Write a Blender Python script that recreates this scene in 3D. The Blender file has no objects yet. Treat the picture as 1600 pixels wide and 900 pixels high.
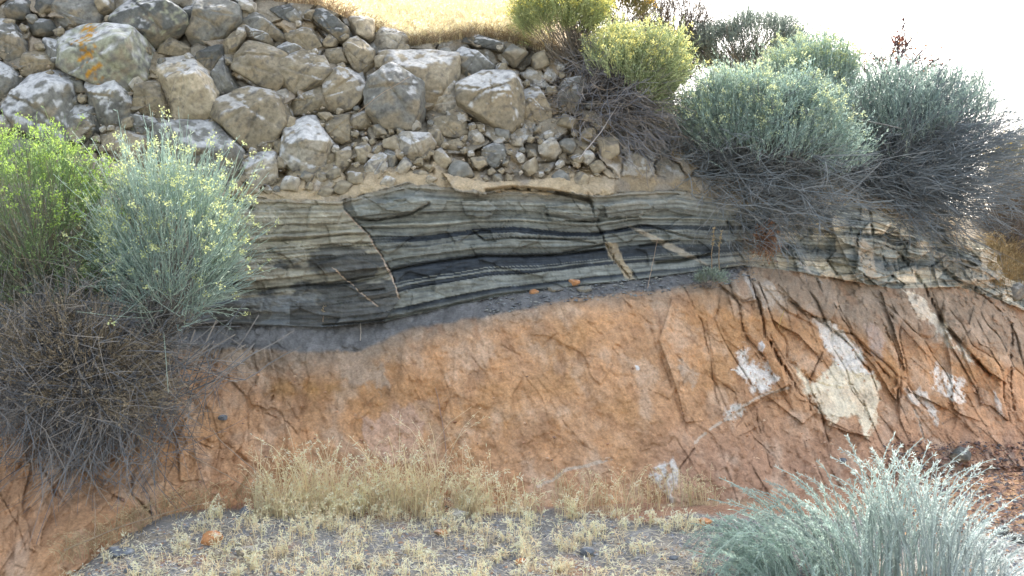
import bpy, math, random
import numpy as np
rng = np.random.default_rng(7); random.seed(7)
R = math.radians
sc = bpy.context.scene
# ------------------------------------------------------------ camera
F = 1715.0; CX, CY, CZ = 0.0, 0.0, 1.5
cd = bpy.data.cameras.new("camera"); cam = bpy.data.objects.new("camera", cd); sc.collection.objects.link(cam)
cam.location = (CX, CY, CZ); cam.rotation_euler = (R(90), 0, 0)
cd.sensor_width = 36; cd.lens = 36*F/1600; cd.clip_start = .05; cd.clip_end = 2000
sc.camera = cam
# ------------------------------------------------------------ sky and sun
SUN_EL, SUN_AZ = 42, 22            # behind the hill, a little to the right
w = bpy.data.worlds.new("World"); sc.world = w; w.use_nodes = True
nt = w.node_tree; nt.nodes.clear()
sky = nt.nodes.new('ShaderNodeTexSky'); sky.sky_type = 'NISHITA'; sky.sun_disc = False
sky.sun_elevation = R(SUN_EL); sky.sun_rotation = R(SUN_AZ); sky.dust_density = 5; sky.air_density = 1.0; sky.ozone_density = .6
hs = nt.nodes.new('ShaderNodeHueSaturation'); hs.inputs['Saturation'].default_value = .55
bg = nt.nodes.new('ShaderNodeBackground'); bg.inputs[1].default_value = .15
ow = nt.nodes.new('ShaderNodeOutputWorld')
nt.links.new(sky.outputs[0], hs.inputs['Color']); nt.links.new(hs.outputs[0], bg.inputs[0]); nt.links.new(bg.outputs[0], ow.inputs[0])
sl = bpy.data.lights.new("sun", 'SUN'); sl.energy = 2.6; sl.angle = R(.5); sl.color = (1, .93, .82)
so = bpy.data.objects.new("sun", sl); sc.collection.objects.link(so)
so.location = (4, 20, 15)
so.rotation_euler = (R(90-SUN_EL), 0, R(180-SUN_AZ))
# lamp shines along local -Z; rot makes it come from azimuth SUN_AZ east of +Y
sc.view_settings.view_transform = 'Standard'; sc.view_settings.look = 'None'
sc.view_settings.exposure = 1.9; sc.view_settings.gamma = 1
sc.cycles.max_bounces = 5; sc.cycles.diffuse_bounces = 3; sc.cycles.transmission_bounces = 3

# ------------------------------------------------------------ noise
_perm = np.concatenate([rng.permutation(256)]*3)
_g = np.stack([np.cos(np.linspace(0, 2*np.pi, 256, False)), np.sin(np.linspace(0, 2*np.pi, 256, False))], 1)
_g = _g[rng.permutation(256)]
def pn(x, y):
    x = np.asarray(x, float); y = np.asarray(y, float)
    xi = np.floor(x).astype(int); yi = np.floor(y).astype(int); xf = x-xi; yf = y-yi
    xi &= 255; yi &= 255
    u = xf*xf*xf*(xf*(xf*6-15)+10); v = yf*yf*yf*(yf*(yf*6-15)+10)
    def gr(a, b, dx, dy):
        g = _g[_perm[_perm[(xi+a) & 255]+((yi+b) & 255)]]; return g[..., 0]*dx+g[..., 1]*dy
    a = gr(0, 0, xf, yf); b = gr(1, 0, xf-1, yf); c = gr(0, 1, xf, yf-1); d = gr(1, 1, xf-1, yf-1)
    return ((a+u*(b-a))*(1-v)+(c+u*(d-c))*v)*1.4
def fbm(x, y, o=4, g=.5):
    s = 0; a = 1; n = 0
    for i in range(o):
        s = s+a*pn(x+17.3*i, y-9.1*i); n += a; a *= g; x = x*2.03; y = y*2.03
    return s/n
def ridge(x, y, o=3):
    s = 0; a = 1; n = 0
    for i in range(o):
        s = s+a*(1-np.abs(pn(x+7.3*i, y+3.1*i))*2); n += a; a *= .5; x = x*2.1; y = y*2.1
    return s/n
def vor(x, y, seed=0, jit=.9):
    """cell random values (3), F1, F2, offset from the cell centre"""
    xi = np.floor(x).astype(int); yi = np.floor(y).astype(int)
    f1 = np.full(x.shape, 9.); f2 = np.full(x.shape, 9.); h1 = np.zeros(x.shape, int); ox = np.zeros(x.shape); oy = np.zeros(x.shape)
    for i in (-1, 0, 1):
        for j in (-1, 0, 1):
            h = _perm[(_perm[(xi+i+seed*31) & 255]+((yi+j+seed*57) & 255))]
            px = xi+i+.5+jit*((h*0.6180339 % 1)-.5); py = yi+j+.5+jit*((h*0.7548776+.3) % 1-.5)
            dx = x-px; dy = y-py; d = dx*dx+dy*dy
            m = d < f1
            f2 = np.where(m, f1, np.minimum(f2, d)); h1 = np.where(m, h, h1); ox = np.where(m, dx, ox); oy = np.where(m, dy, oy); f1 = np.where(m, d, f1)
    r1 = (h1*.3819+.11) % 1; r2 = (h1*.7071+.37) % 1; r3 = (h1*.5772+.73) % 1
    return r1, r2, r3, np.sqrt(f1), np.sqrt(f2), ox, oy
def facets(x, y, seed, slope=.4, step=.5, wx=.35):
    """broken planes: displacement in cell units"""
    x2 = x+wx*fbm(x*.7, y*.7, 3); y2 = y+wx*fbm(x*.7+30, y*.7, 3)
    a, b, c, f1, f2, dx, dy = vor(x2, y2, seed)
    return (a-.5)*step+dx*(b-.5)*2*slope+dy*(c-.5)*2*slope, f2-f1
def ss(a, b, x):
    t = np.clip((x-a)/(b-a), 0, 1); return t*t*(3-2*t)
def cv(*pts):
    p = np.array(pts, float); return lambda u: np.interp(u, p[:, 0], p[:, 1])

# ------------------------------------------------------------ the smooth shape of the road cut
V0 = cv((-900, -420), (0, -75), (380, -20), (430, 2), (500, 8), (560, 36), (640, 72), (760, 56), (830, 74), (900, 96), (960, 118), (1060, 165), (1200, 205), (1330, 240), (1420, 290), (1530, 345), (1600, 375), (2600, 540))
D0 = cv((-900, 6.8), (0, 7.5), (640, 7.75), (900, 7.95), (1100, 8.3), (1350, 8.9), (1600, 9.7), (2600, 13.5))
V1 = cv((-900, 200), (0, 240), (320, 305), (530, 312), (640, 285), (760, 298), (920, 302), (1060, 296), (1140, 315), (1330, 316), (1420, 338), (1530, 375), (1600, 410), (2600, 640))
D1 = cv((-900, 6.5), (0, 7.0), (320, 7.05), (640, 7.15), (900, 7.35), (1140, 7.75), (1400, 8.45), (1600, 9.2), (2600, 13))
V2 = cv((-900, 470), (320, 505), (500, 512), (592, 504), (690, 482), (780, 463), (900, 446), (1000, 436), (1160, 415), (1250, 425), (1400, 452), (1500, 448), (1600, 485), (2600, 690))
D2 = cv((-900, 6.4), (0, 6.9), (320, 7.02), (640, 7.13), (900, 7.32), (1000, 7.45), (1140, 7.68), (1400, 8.3), (1600, 9.0), (2600, 12.8))
V3 = cv((-900, 500), (320, 540), (560, 545), (620, 532), (700, 512), (780, 490), (900, 470), (1040, 452), (1150, 440), (1250, 450), (1400, 475), (1500, 480), (1600, 515), (2600, 720))
D3 = cv((-900, 6.2), (0, 6.65), (320, 6.85), (620, 6.92), (700, 6.9), (900, 6.98), (1040, 7.15), (1150, 7.45), (1250, 7.75), (1400, 8.15), (1600, 8.85), (2600, 12.6))
V4 = cv((-900, 1000), (0, 930), (60, 905), (250, 822), (430, 788), (700, 788), (900, 806), (1100, 800), (1300, 790), (1600, 772), (2600, 780))
D4 = cv((-900, 4.9), (0, 5.15), (60, 5.2), (250, 5.75), (430, 6.1), (700, 6.15), (900, 6.05), (1100, 6.2), (1300, 6.5), (1600, 7.5), (2600, 10.8))
LV = [V0, V1, V2, V3, V4, lambda u: V4(u)+170]; LD = [D0, D1, D2, D3, D4, lambda u: D4(u)-.25]
def _dep(u, v):
    vs = [f(u) for f in LV]; ds = [f(u) for f in LD]
    d = ds[0]+(v-vs[0])*(-.0022)
    for k in range(5):
        t = (v-vs[k])/(vs[k+1]-vs[k]); m = v >= vs[k]
        d = np.where(m, ds[k]+t*(ds[k+1]-ds[k]), d)
    return d
def depth(u, v):
    u = np.asarray(u, float); v = np.asarray(v, float)
    return sum(wt*_dep(u+du, v+dv) for du, dv, wt in ((0, 0, .3), (-14, 0, .1), (14, 0, .1), (0, -10, .17), (0, 10, .17), (0, -20, .08), (0, 20, .08)))
def P(u, v, d):
    u = np.asarray(u, float); v = np.asarray(v, float); d = np.asarray(d, float)
    return np.stack(np.broadcast_arrays(CX+(u-800)/F*d, CY+d, CZ+(450-v)/F*d), -1)
def on(u, v, dd=0.):
    return P(u, v, depth(u, v)+dd)
def ground_z(x, y):
    b = .29-.14*np.clip(6.1-y, 0, 2.2)-.22*ss(-1.7, -2.6, x)
    b = b+.16*np.exp(-((x+1.6)**2/1.2+(y-5.6)**2/.35))*.3
    near = ss(3.6, 4.8, y)
    z = b*near+.0*(1-near)
    return z+near*(.02*fbm(x*2, y*2, 3)+.018*fbm(x*9, y*9, 4)+.03*fbm(x*5, y*8, 3)*ss(5.8, 6.6, y))-.10*ss(6.3, 8.5, y)*ss(2.2, 3.2, x)
def on_ground(u, v):
    u = np.asarray(u, float); v = np.asarray(v, float); d = np.full(np.broadcast(u, v).shape, 5.5)
    for _ in range(12):
        z = ground_z((u-800)/F*d, d); d = .5*d+.5*(CZ-z)*F/np.maximum(v-450, 60)
    d = np.clip(d, 3.2, 8); return np.stack([(u-800)/F*d, d, ground_z((u-800)/F*d, d)], -1)

# ------------------------------------------------------------ mesh helpers
def mesh(name, verts, faces, col=None, smooth=False):
    """faces: list of int arrays (n,3) or (n,4)"""
    me = bpy.data.meshes.new(name); verts = np.asarray(verts, np.float32)
    me.vertices.add(len(verts)); me.vertices.foreach_set('co', verts.ravel())
    fl = [np.asarray(f, np.int32) for f in faces if len(f)]
    loops = np.concatenate([f.ravel() for f in fl]); tot = np.concatenate([np.full(len(f), f.shape[1], np.int32) for f in fl])
    st = np.concatenate([[0], np.cumsum(tot)[:-1]]).astype(np.int32)
    me.loops.add(len(loops)); me.loops.foreach_set('vertex_index', loops)
    me.polygons.add(len(tot)); me.polygons.foreach_set('loop_start', st)
    me.polygons.foreach_set('use_smooth', np.full(len(tot), smooth, bool))
    me.update(calc_edges=True)
    if col is not None:
        a = me.color_attributes.new('Col', 'FLOAT_COLOR', 'POINT'); c = np.ones((len(verts), 4), np.float32); c[:, :3] = np.clip(col, 0.004, .95)
        a.data.foreach_set('color', c.ravel())
    return me
def link(name, me, mat, parent=None, loc=None, label=None, cat=None, group=None, kind=None):
    o = bpy.data.objects.new(name, me); sc.collection.objects.link(o)
    if me is not None and mat is not None: me.materials.append(mat)
    if parent is not None: o.parent = parent
    if loc is not None: o.location = [float(a) for a in loc]
    if label: o['label'] = label
    if cat: o['category'] = cat
    if group: o['group'] = group
    if kind: o['kind'] = kind
    return o

def mat(name, rough=.95, n1=(8., .25), n2=(60., .2), bump=(120., .35, .01), transl=0., spec=.15, speck=None):
    m = bpy.data.materials.new(name); m.use_nodes = True; t = m.node_tree; N = t.nodes; L = t.links
    b = N['Principled BSDF']; b.inputs['Roughness'].default_value = rough; b.inputs['Specular IOR Level'].default_value = spec
    at = N.new('ShaderNodeAttribute'); at.attribute_name = 'Col'
    tc = N.new('ShaderNodeTexCoord'); cur = at.outputs['Color']
    for sc_, amp in (n1, n2):
        if amp <= 0: continue
        nz = N.new('ShaderNodeTexNoise'); nz.inputs['Scale'].default_value = sc_; nz.inputs['Detail'].default_value = 6; nz.inputs['Roughness'].default_value = .65
        L.new(tc.outputs['Object'], nz.inputs['Vector'])
        mr = N.new('ShaderNodeMapRange'); mr.inputs[1].default_value = .3; mr.inputs[2].default_value = .7; mr.inputs[3].default_value = 1-amp; mr.inputs[4].default_value = 1+amp
        L.new(nz.outputs['Fac'], mr.inputs[0])
        mx = N.new('ShaderNodeVectorMath'); mx.operation = 'SCALE'; L.new(cur, mx.inputs[0]); L.new(mr.outputs[0], mx.inputs['Scale']); cur = mx.outputs[0]
    if speck:
        nz = N.new('ShaderNodeTexNoise'); nz.inputs['Scale'].default_value = speck[0]; nz.inputs['Detail'].default_value = 3; L.new(tc.outputs['Object'], nz.inputs['Vector'])
        mr = N.new('ShaderNodeMapRange'); mr.inputs[1].default_value = speck[1]; mr.inputs[2].default_value = speck[1]+.06; mr.inputs[4].default_value = speck[2]; L.new(nz.outputs['Fac'], mr.inputs[0])
        mx = N.new('ShaderNodeMix'); mx.data_type = 'RGBA'; L.new(mr.outputs[0], mx.inputs[0]); L.new(cur, mx.inputs[6]); mx.inputs[7].default_value = (*speck[3], 1); cur = mx.outputs[2]
    L.new(cur, b.inputs['Base Color'])
    if bump:
        nz = N.new('ShaderNodeTexNoise'); nz.inputs['Scale'].default_value = bump[0]; nz.inputs['Detail'].default_value = 8; nz.inputs['Roughness'].default_value = .7; L.new(tc.outputs['Object'], nz.inputs['Vector'])
        bp = N.new('ShaderNodeBump'); bp.inputs['Strength'].default_value = bump[1]; bp.inputs['Distance'].default_value = bump[2]
        L.new(nz.outputs['Fac'], bp.inputs['Height']); L.new(bp.outputs[0], b.inputs['Normal'])
    if transl:
        tr = N.new('ShaderNodeBsdfTranslucent'); L.new(cur, tr.inputs['Color']); ms = N.new('ShaderNodeMixShader'); ms.inputs[0].default_value = transl
        L.new(b.outputs[0], ms.inputs[1]); L.new(tr.outputs[0], ms.inputs[2]); L.new(ms.outputs[0], N['Material Output'].inputs['Surface'])
    return m
M_soil = mat('clay_soil', n1=(9, .14), n2=(70, .24), bump=(60, .7, .025))
M_rock = mat('lichened_rock', n1=(6, .16), n2=(38, .28), bump=(45, .6, .02))
M_strata = mat('layered_siltstone', n1=(4, .12), n2=(50, .18), bump=(80, .5, .012))
M_ground = mat('gravelly_ground', n1=(6, .2), n2=(90, .45), bump=(80, .8, .02), speck=(75, .62, .7, (.42, .40, .36)))
M_hill = mat('dry_hill_soil', n1=(3, .2), n2=(40, .3), bump=(60, .6, .02))
M_twig = mat('woody_twigs', n1=(5, .2), n2=(0, 0), bump=None)
M_leaf = mat('leaves', n1=(6, .15), n2=(0, 0), bump=None, transl=.35, rough=.8)
M_straw = mat('dry_straw', n1=(6, .12), n2=(0, 0), bump=None, transl=.45, rough=.7)
M_stone = mat('loose_stone', n1=(12, .15), n2=(70, .25), bump=(60, .5, .01))

# ------------------------------------------------------------ traced marks on the cut (photo pixels, laid onto the cut's own surface)
CR = [ # (width px, depth m, points)
 (1.6, .05, [(538, 325), (576, 366), (600, 406), (612, 426), (624, 466)]),
 (1.2, .02, [(520, 418), (560, 454), (592, 478), (594, 494)]),
 (2.5, .07, [(918, 300), (930, 346), (952, 391), (983, 435)]),
 (3.0, .10, [(1138, 345), (1162, 413), (1184, 466), (1197, 522), (1216, 560), (1237, 592), (1247, 612)]),
 (1.5, .05, [(1247, 612), (1282, 643), (1296, 690)]),
 (2.4, .08, [(1232, 470), (1276, 496), (1320, 531), (1359, 579), (1374, 625)]),
 (2.0, .06, [(1372, 452), (1394, 496)]), (2.0, .06, [(1381, 505), (1407, 566), (1407, 622)]),
 (3.2, .11, [(1405, 395), (1442, 444), (1473, 505), (1512, 549), (1547, 584)]),
 (2.6, .08, [(1490, 435), (1536, 462), (1582, 505), (1578, 592), (1585, 640)]),
 (2.2, .05, [(970, 466), (1014, 505), (1027, 544), (1049, 597), (1057, 628), (1070, 670)]),
 (1.8, .04, [(1066, 444), (1097, 505), (1110, 566), (1119, 619), (1130, 655)]),
 (1.6, .04, [(983, 461), (1018, 487)]), (2.0, .06, [(1241, 396), (1276, 435), (1290, 470)]),
 (2.0, .06, [(1136, 435), (1146, 458), (1162, 470), (1178, 464)]),
 (1.7, .04, [(783, 538), (810, 554), (833, 581), (861, 623), (872, 650), (895, 678), (919, 701)]),
 (1.6, .03, [(675, 546), (688, 575), (694, 600)]), (1.8, .04, [(612, 542), (643, 596), (659, 635), (705, 666), (740, 728)]),
 (1.5, .03, [(508, 620), (566, 690), (585, 744)]), (2.0, .05, [(919, 503), (938, 523), (973, 546)]),
 (1.4, .03, [(884, 480), (880, 515), (830, 554)]), (2.0, .06, [(60, 724), (75, 745), (87, 773)]),
 (2.4, .06, [(168, 762), (178, 775), (192, 782)]), (2.8, .08, [(206, 745), (208, 776), (238, 803)]),
 (1.8, .04, [(0, 770), (28, 822), (40, 860)]), (2.0, .05, [(378, 717), (406, 731), (420, 760)]),
 (1.6, .03, [(400, 640), (450, 660), (480, 700)]), (1.6, .03, [(430, 600), (455, 640), (470, 665)]),
 (1.5, .03, [(1180, 630), (1190, 690), (1205, 730)]), (1.6, .04, [(1086, 700), (1060, 735), (1080, 760)]),
 (1.6, .05, [(1290, 540), (1262, 600), (1266, 640)]), (1.4, .04, [(1330, 600), (1352, 640), (1340, 670)]),
 (2.0, .06, [(1300, 470), (1330, 520), (1390, 590)]), (1.8, .05, [(1253, 560), (1258, 590), (1282, 640)]),
 (2.0, .05, [(300, 690), (330, 700), (370, 700)]), (2.0, .05, [(230, 760), (260, 750), (290, 770)]),
 (1.8, .04, [(1424, 625), (1437, 660), (1446, 700)]), (1.5, .03, [(1130, 500), (1165, 530), (1185, 560)]),
]
BED = [ # open bedding cracks (dark)
 (1.5, .08, [(604, 428), (616, 422), (668, 412), (720, 405), (756, 400), (820, 401), (880, 398), (944, 390)]),
 (1.3, .06, [(504, 508), (592, 501), (640, 491), (696, 479), (776, 461), (860, 452)]),
 (1.3, .05, [(352, 457), (436, 450), (520, 442), (608, 427)]), (.8, .03, [(360, 381), (480, 373), (544, 366)]),
 (.8, .03, [(360, 405), (440, 404), (520, 399)]), (1.2, .05, [(740, 362), (757, 376), (800, 372), (880, 374), (930, 380)]),
 (1.4, .06, [(880, 395), (944, 381)]), (2.0, .10, [(1025, 411), (1060, 408), (1110, 398)]),
 (1.2, .05, [(960, 360), (1010, 352), (1080, 372), (1130, 376)]), (1.6, .07, [(1000, 385), (1060, 375)]),
 (2.2, .10, [(760, 298), (800, 293), (860, 298), (920, 312)]), (1.5, .05, [(560, 342), (590, 344), (640, 334), (670, 318)]),
 (2.0, .08, [(320, 312), (360, 310), (395, 326)]), (1.6, .05, [(500, 446), (560, 442), (600, 430)]),
 (1.4, .05, [(562, 456), (600, 452)]), (1.6, .06, [(855, 335), (900, 345), (935, 345)]),
]
PALE = [ # deposits: (colour, speckle 0..1, polygon)
 ((.92, .86, .77), .3, [(1150, 548), (1175, 543), (1172, 570), (1198, 574), (1214, 592), (1200, 606), (1182, 614), (1165, 592), (1138, 586), (1152, 574)]),
 ((.88, .78, .58), .12, [(1240, 573), (1263, 610), (1282, 648), (1291, 667), (1305, 662), (1315, 650), (1347, 653), (1352, 667), (1343, 681), (1357, 685), (1371, 648), (1378, 625), (1366, 597), (1345, 560), (1310, 560), (1301, 578), (1277, 587), (1266, 600), (1254, 580)]),
 ((.92, .86, .76), .12, [(1270, 492), (1300, 505), (1332, 534), (1362, 580), (1340, 584), (1305, 568), (1282, 530)]),
 ((.92, .84, .68), .05, [(1405, 452), (1431, 458), (1455, 480), (1478, 517), (1506, 541), (1529, 569), (1511, 566), (1487, 533), (1465, 524), (1440, 499)]),
 ((.92, .86, .76), .4, [(1455, 569), (1473, 578), (1497, 583), (1511, 611), (1497, 634), (1478, 625), (1464, 606)]),
 ((.78, .73, .64), .15, [(1413, 611), (1431, 606), (1450, 615), (1456, 639), (1470, 662), (1458, 660), (1441, 628), (1424, 622)]),
 ((.78, .74, .66), .15, [(1550, 606), (1558, 612), (1568, 653), (1556, 650)]), ((.7, .66, .58), .3, [(1130, 655), (1156, 628), (1163, 641), (1142, 664)]),
 ((.72, .69, .64), .5, [(1016, 745), (1042, 711), (1058, 735), (1054, 785), (1040, 770)]),
 ((.50, .37, .26), .1, [(535, 552), (570, 556), (597, 577), (602, 614), (580, 600), (554, 604), (539, 592)]),
 ((.60, .40, .28), .2, [(620, 631), (667, 654), (660, 700), (628, 728), (597, 728), (575, 690), (554, 643), (590, 660)]),
 ((.55, .47, .38), .15, [(1176, 439), (1205, 445), (1224, 466), (1232, 479), (1205, 478), (1193, 472)]),
 ((.72, .66, .58), .1, [(1160, 426), (1166, 426), (1182, 466), (1176, 466)]), ((.72, .68, .6), .2, [(1247, 406), (1256, 410), (1288, 446), (1280, 442)]),
 ((.62, .52, .36), .1, [(944, 378), (966, 380), (975, 410), (992, 438), (978, 436), (955, 405)]),
 ((.60, .54, .42), .1, [(983, 352), (1000, 358), (1075, 393), (1108, 414), (1070, 402), (1010, 372)]),
 ((.85, .84, .82), 0., [(1185, 536), (1191, 532), (1196, 540), (1192, 550), (1185, 546)]), ((.85, .84, .82), 0., [(992, 570), (998, 571), (999, 577), (993, 578)]),
 ((.56, .42, .30), .1, [(1060, 560), (1075, 555), (1090, 590), (1078, 610)]), ((.5, .38, .3), .1, [(1350, 500), (1372, 520), (1385, 570), (1370, 560)]),
 ((.66, .60, .48), .3, [(1330, 372), (1345, 368), (1360, 385), (1375, 440), (1352, 430)]), ((.64, .58, .46), .35, [(1450, 385), (1490, 400), (1560, 430), (1540, 450), (1480, 430)]),
]
def line_d(u, v, pts):
    p = np.array(pts, float); out = np.full(u.shape, 99.)
    bb = (u > p[:, 0].min()-14) & (u < p[:, 0].max()+14) & (v > p[:, 1].min()-14) & (v < p[:, 1].max()+14)
    uu = u[bb]; vv = v[bb]; d = np.full(uu.shape, 99.)
    for a, b in zip(p[:-1], p[1:]):
        ab = b-a; t = np.clip(((uu-a[0])*ab[0]+(vv-a[1])*ab[1])/(ab@ab), 0, 1)
        d = np.minimum(d, np.hypot(uu-a[0]-t*ab[0], vv-a[1]-t*ab[1]))
    out[bb] = d; return out
def in_poly(u, v, pts):
    p = np.array(pts, float); bb = (u > p[:, 0].min()) & (u < p[:, 0].max()) & (v > p[:, 1].min()) & (v < p[:, 1].max())
    out = np.zeros(u.shape, bool); uu = u[bb]; vv = v[bb]; c = np.zeros(uu.shape, bool)
    for a, b in zip(p, np.roll(p, -1, 0)):
        if a[1] == b[1]: continue
        c ^= ((a[1] > vv) != (b[1] > vv)) & (uu < (b[0]-a[0])*(vv-a[1])/(b[1]-a[1])+a[0])
    out[bb] = c; return out

# ------------------------------------------------------------ the cut face: one fine sheet, split by layer
us = np.concatenate([np.linspace(-900, -60, 60)[:-1], np.linspace(-60, 1660, 1120), np.linspace(1660, 2600, 70)[1:]])
NR = 600
tt = np.linspace(0, 1, NR)
U = np.repeat(us[None, :], NR, 0); vt = V0(us); vb = np.minimum(V4(us)+90, 1100)
V = vt[None, :]+(vb-vt)[None, :]*tt[:, None]
Dp = depth(U, V); X = (U-800)/F*Dp; Z = CZ+(450-V)/F*Dp
l1 = V1(U); l2 = V2(U)
wob = 7*fbm(X*2.5, Z*2.5, 4)+3*fbm(X*14, Z*14, 2)
# right of u=1160 the strata give way to jointed blocks
v1w = l1+wob*1.6; v2w = l2+wob*.35*ss(1100, 1200, U)+wob*.1
zb = V < v1w                                    # boulder bed / soil
zs = (~zb) & (V < v2w)                          # strata
zo = (~zb) & (~zs)
# stratigraphic coordinate
T = cv((320, 384), (360, 381), (544, 366), (600, 366), (668, 366), (740, 356), (800, 352), (880, 360), (932, 362), (1000, 350), (1160, 352))
Mb = cv((320, 460), (352, 457), (436, 450), (520, 442), (604, 428), (616, 422), (668, 412), (720, 405), (756, 400), (820, 401), (880, 398), (944, 390), (1060, 384), (1160, 388))
up = U+2*fbm(X*3, Z*3, 2)
side = up < np.interp(V, [300, 330, 366, 406, 426, 466, 504], [530, 538, 576, 600, 612, 624, 600])
Tl = T(U)+np.where(side, 10, 0); Ml = Mb(U)+np.where(side, 6, 0)
blk = ss(1120, 1200, U)
Tl = Tl*(1-blk)+(l1+(l2-l1)*.35)*blk; Ml = Ml*(1-blk)+(l1+(l2-l1)*.66)*blk
Vw = V+2.2*fbm(X*4, Z*10, 3)+blk*10*fbm(X*3, Z*3, 2)
S = np.where(Vw < Tl, .33*(Vw-l1)/(Tl-l1), np.where(Vw < Ml, .33+.27*(Vw-Tl)/(Ml-Tl), .6+.4*(Vw-Ml)/np.maximum(l2-Ml, 5)))
def table(n, seed, lo=-.1, hi=1.1):
    r = np.random.default_rng(seed); e = np.sort(r.uniform(lo, hi, n)); val = r.uniform(0, 1, n+1)
    xs = np.linspace(lo, hi, 4000); return xs, val[np.searchsorted(e, xs)], e
xs, pr1, e1 = table(24, 3); _, pr2, e2 = table(70, 5)
prot = np.interp(S, xs, np.convolve(pr1, np.ones(8)/8, 'same'))*.085+np.interp(S, xs, np.convolve(pr2, np.ones(6)/6, 'same'))*.032
colv = .55*np.interp(S, xs, np.convolve(pr2, np.ones(8)/8, 'same'))+.45*np.interp(S+.03*fbm(X*2, Z*2, 2), xs, np.convolve(pr1, np.ones(8)/8, 'same'))
prot = prot*(.55+.6*fbm(X*1.7+9, Z*5, 3))+.012*fbm(X*5, Z*12, 4)
# jointed blocks (steep joints leaning right)
ja = (X*.86+Z*.50); jb = (-X*.50+Z*.86)
q1, q2, q3, f1, f2, ox, oy = vor(ja*3.6+.5*fbm(X*2, Z*2, 2), jb*1.7+.5*fbm(X*2+5, Z*2, 2), 2)
edge = ss(0, .12, f2-f1)
s1, s2, s3, g1, g2, sx, sy = vor(X*4.5+.6*fbm(X*3, Z*3, 2), Z*9, 4)
blocks = (q1-.5)*.13+ox*(q2-.3)*.12+oy*(q3-.5)*.05
disp = np.zeros(U.shape)
fa1, fe1 = facets(ja*3.0, jb*1.25, 11, 1.0, .9, .05); fa2, fe2 = facets(ja*7, jb*3.2, 12, 1.0, .7, .15); fa3, fe3 = facets(X*19, Z*15, 13, .8, .6); fa4, fe4 = facets(X*5, Z*12, 14, .7, .9, .6)
# --- boulder bed matrix
p1, p2, p3, h1, h2, _, _ = vor(X*7, Z*8, 1); k1, k2, k3, m1, m2, _, _ = vor(X*16, Z*18, 6)
peb = .045*np.sqrt(np.clip(1-(h1*1.5)**2, 0, 1))*(p1 > .25)+.02*np.sqrt(np.clip(1-(m1*1.5)**2, 0, 1))
xo = X+.04*fbm(X*9, Z*9, 3); zo_ = Z+.04*fbm(X*9+4, Z*9, 3)
o1, o2, o3, of1, of2, odx, ody = vor(xo*5.2+zo_*1.2, zo_*5.6-xo*.8, 17)
crev = 1-ss(.02, .14, of2-of1)
up_ = ss(8, 40, v1w-V)
dB = -.055+.4*peb+.05*fbm(X*3, Z*3, 5)+fa3*.010+up_*((o1-.5)*.10+odx*(o2-.5)*.16+ody*(o3-.62)*.20-.06*crev)+.05*ss(900, 960, U)
dB = dB+.10*ss(40, 5, v1w-V)*(U < 960)            # the pale lip over the strata
# --- strata
dS = prot+(s1-.5)*.05*(1.1+blk*1.1)+sx*.03*blk+blocks*blk*.8-.02*(1-ss(0, .05, g2-g1))*(.3+.7*blk)
dS = dS+fa4*(.012+.045*blk)+fa3*(.004+.012*blk)+fa1*.07*blk+.012*fbm(X*6, Z*45, 3)
dS = dS+.05*ss(.0, .25, .3-S)*(1-blk)+.03*np.where(side, 1, 0)
# --- orange clay
rb = ss(1000, 1200, U)
diag = ridge(ja*4+.4*fbm(X*2, Z*2, 2), jb*1.2, 3)
frq = .18+.82*np.clip(ss(560, 380, U)+rb+ss(.0, .35, fbm(X*1.3+4, Z*1.3, 2)), 0, 1)
dO = fa1*.045*(.08+.85*rb)*(1-ss(640, 720, V)*.6)+fa2*.025*frq+fa3*.011*frq+.010*fbm(X*22, Z*22, 4)-.012*(1-ss(0, .07, fe2))*frq*ss(-.1, .2, fbm(X*5, Z*5, 2))
dO = dO+.11*fbm(X*1.6, Z*1.6, 5)+.02*fbm(ja*9, jb*3.5, 4)+.012*diag+.016*fbm(X*30, Z*30, 4)+.010*np.sqrt(np.clip(1-(m1*2)**2, 0, 1))*(k1 > .55)+blocks*(.22+.75*rb)*ss(30, 90, V-l2+30)*(1-ss(620, 700, V)*.75)-.03*(1-edge)*rb*(1-ss(600, 680, V))
lw = ss(430, 300, U)*ss(600, 700, V)              # lumpy lower left
dO = dO+lw*(.07*fbm(X*4+3, Z*4, 4)+.03*(p1-.5))
terr = ss(1420, 1520, U)*ss(690, 730, V)          # crumbly benches at the far right
dO = dO+terr*(.05*np.sign(np.sin((V+wob-700)/9.))*.5+.05*fbm(X*9, Z*9, 4))
# little spall scallops
c1, c2, c3, n1, n2, cxx, cyy = vor(ja*5.5+.8*fbm(X*4, Z*4, 2), jb*2.8+.6*fbm(X*4+2, Z*4, 2), 9)
scal = ss(500, 380, U)+.6*ss(620, 480, U)*ss(560, 600, V)
dO = dO+(cxx*.06*(c1-.2)+(c2-.5)*.025)*(.25+scal*.7)
disp = np.where(zb, dB, np.where(zs, dS, dO))
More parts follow.
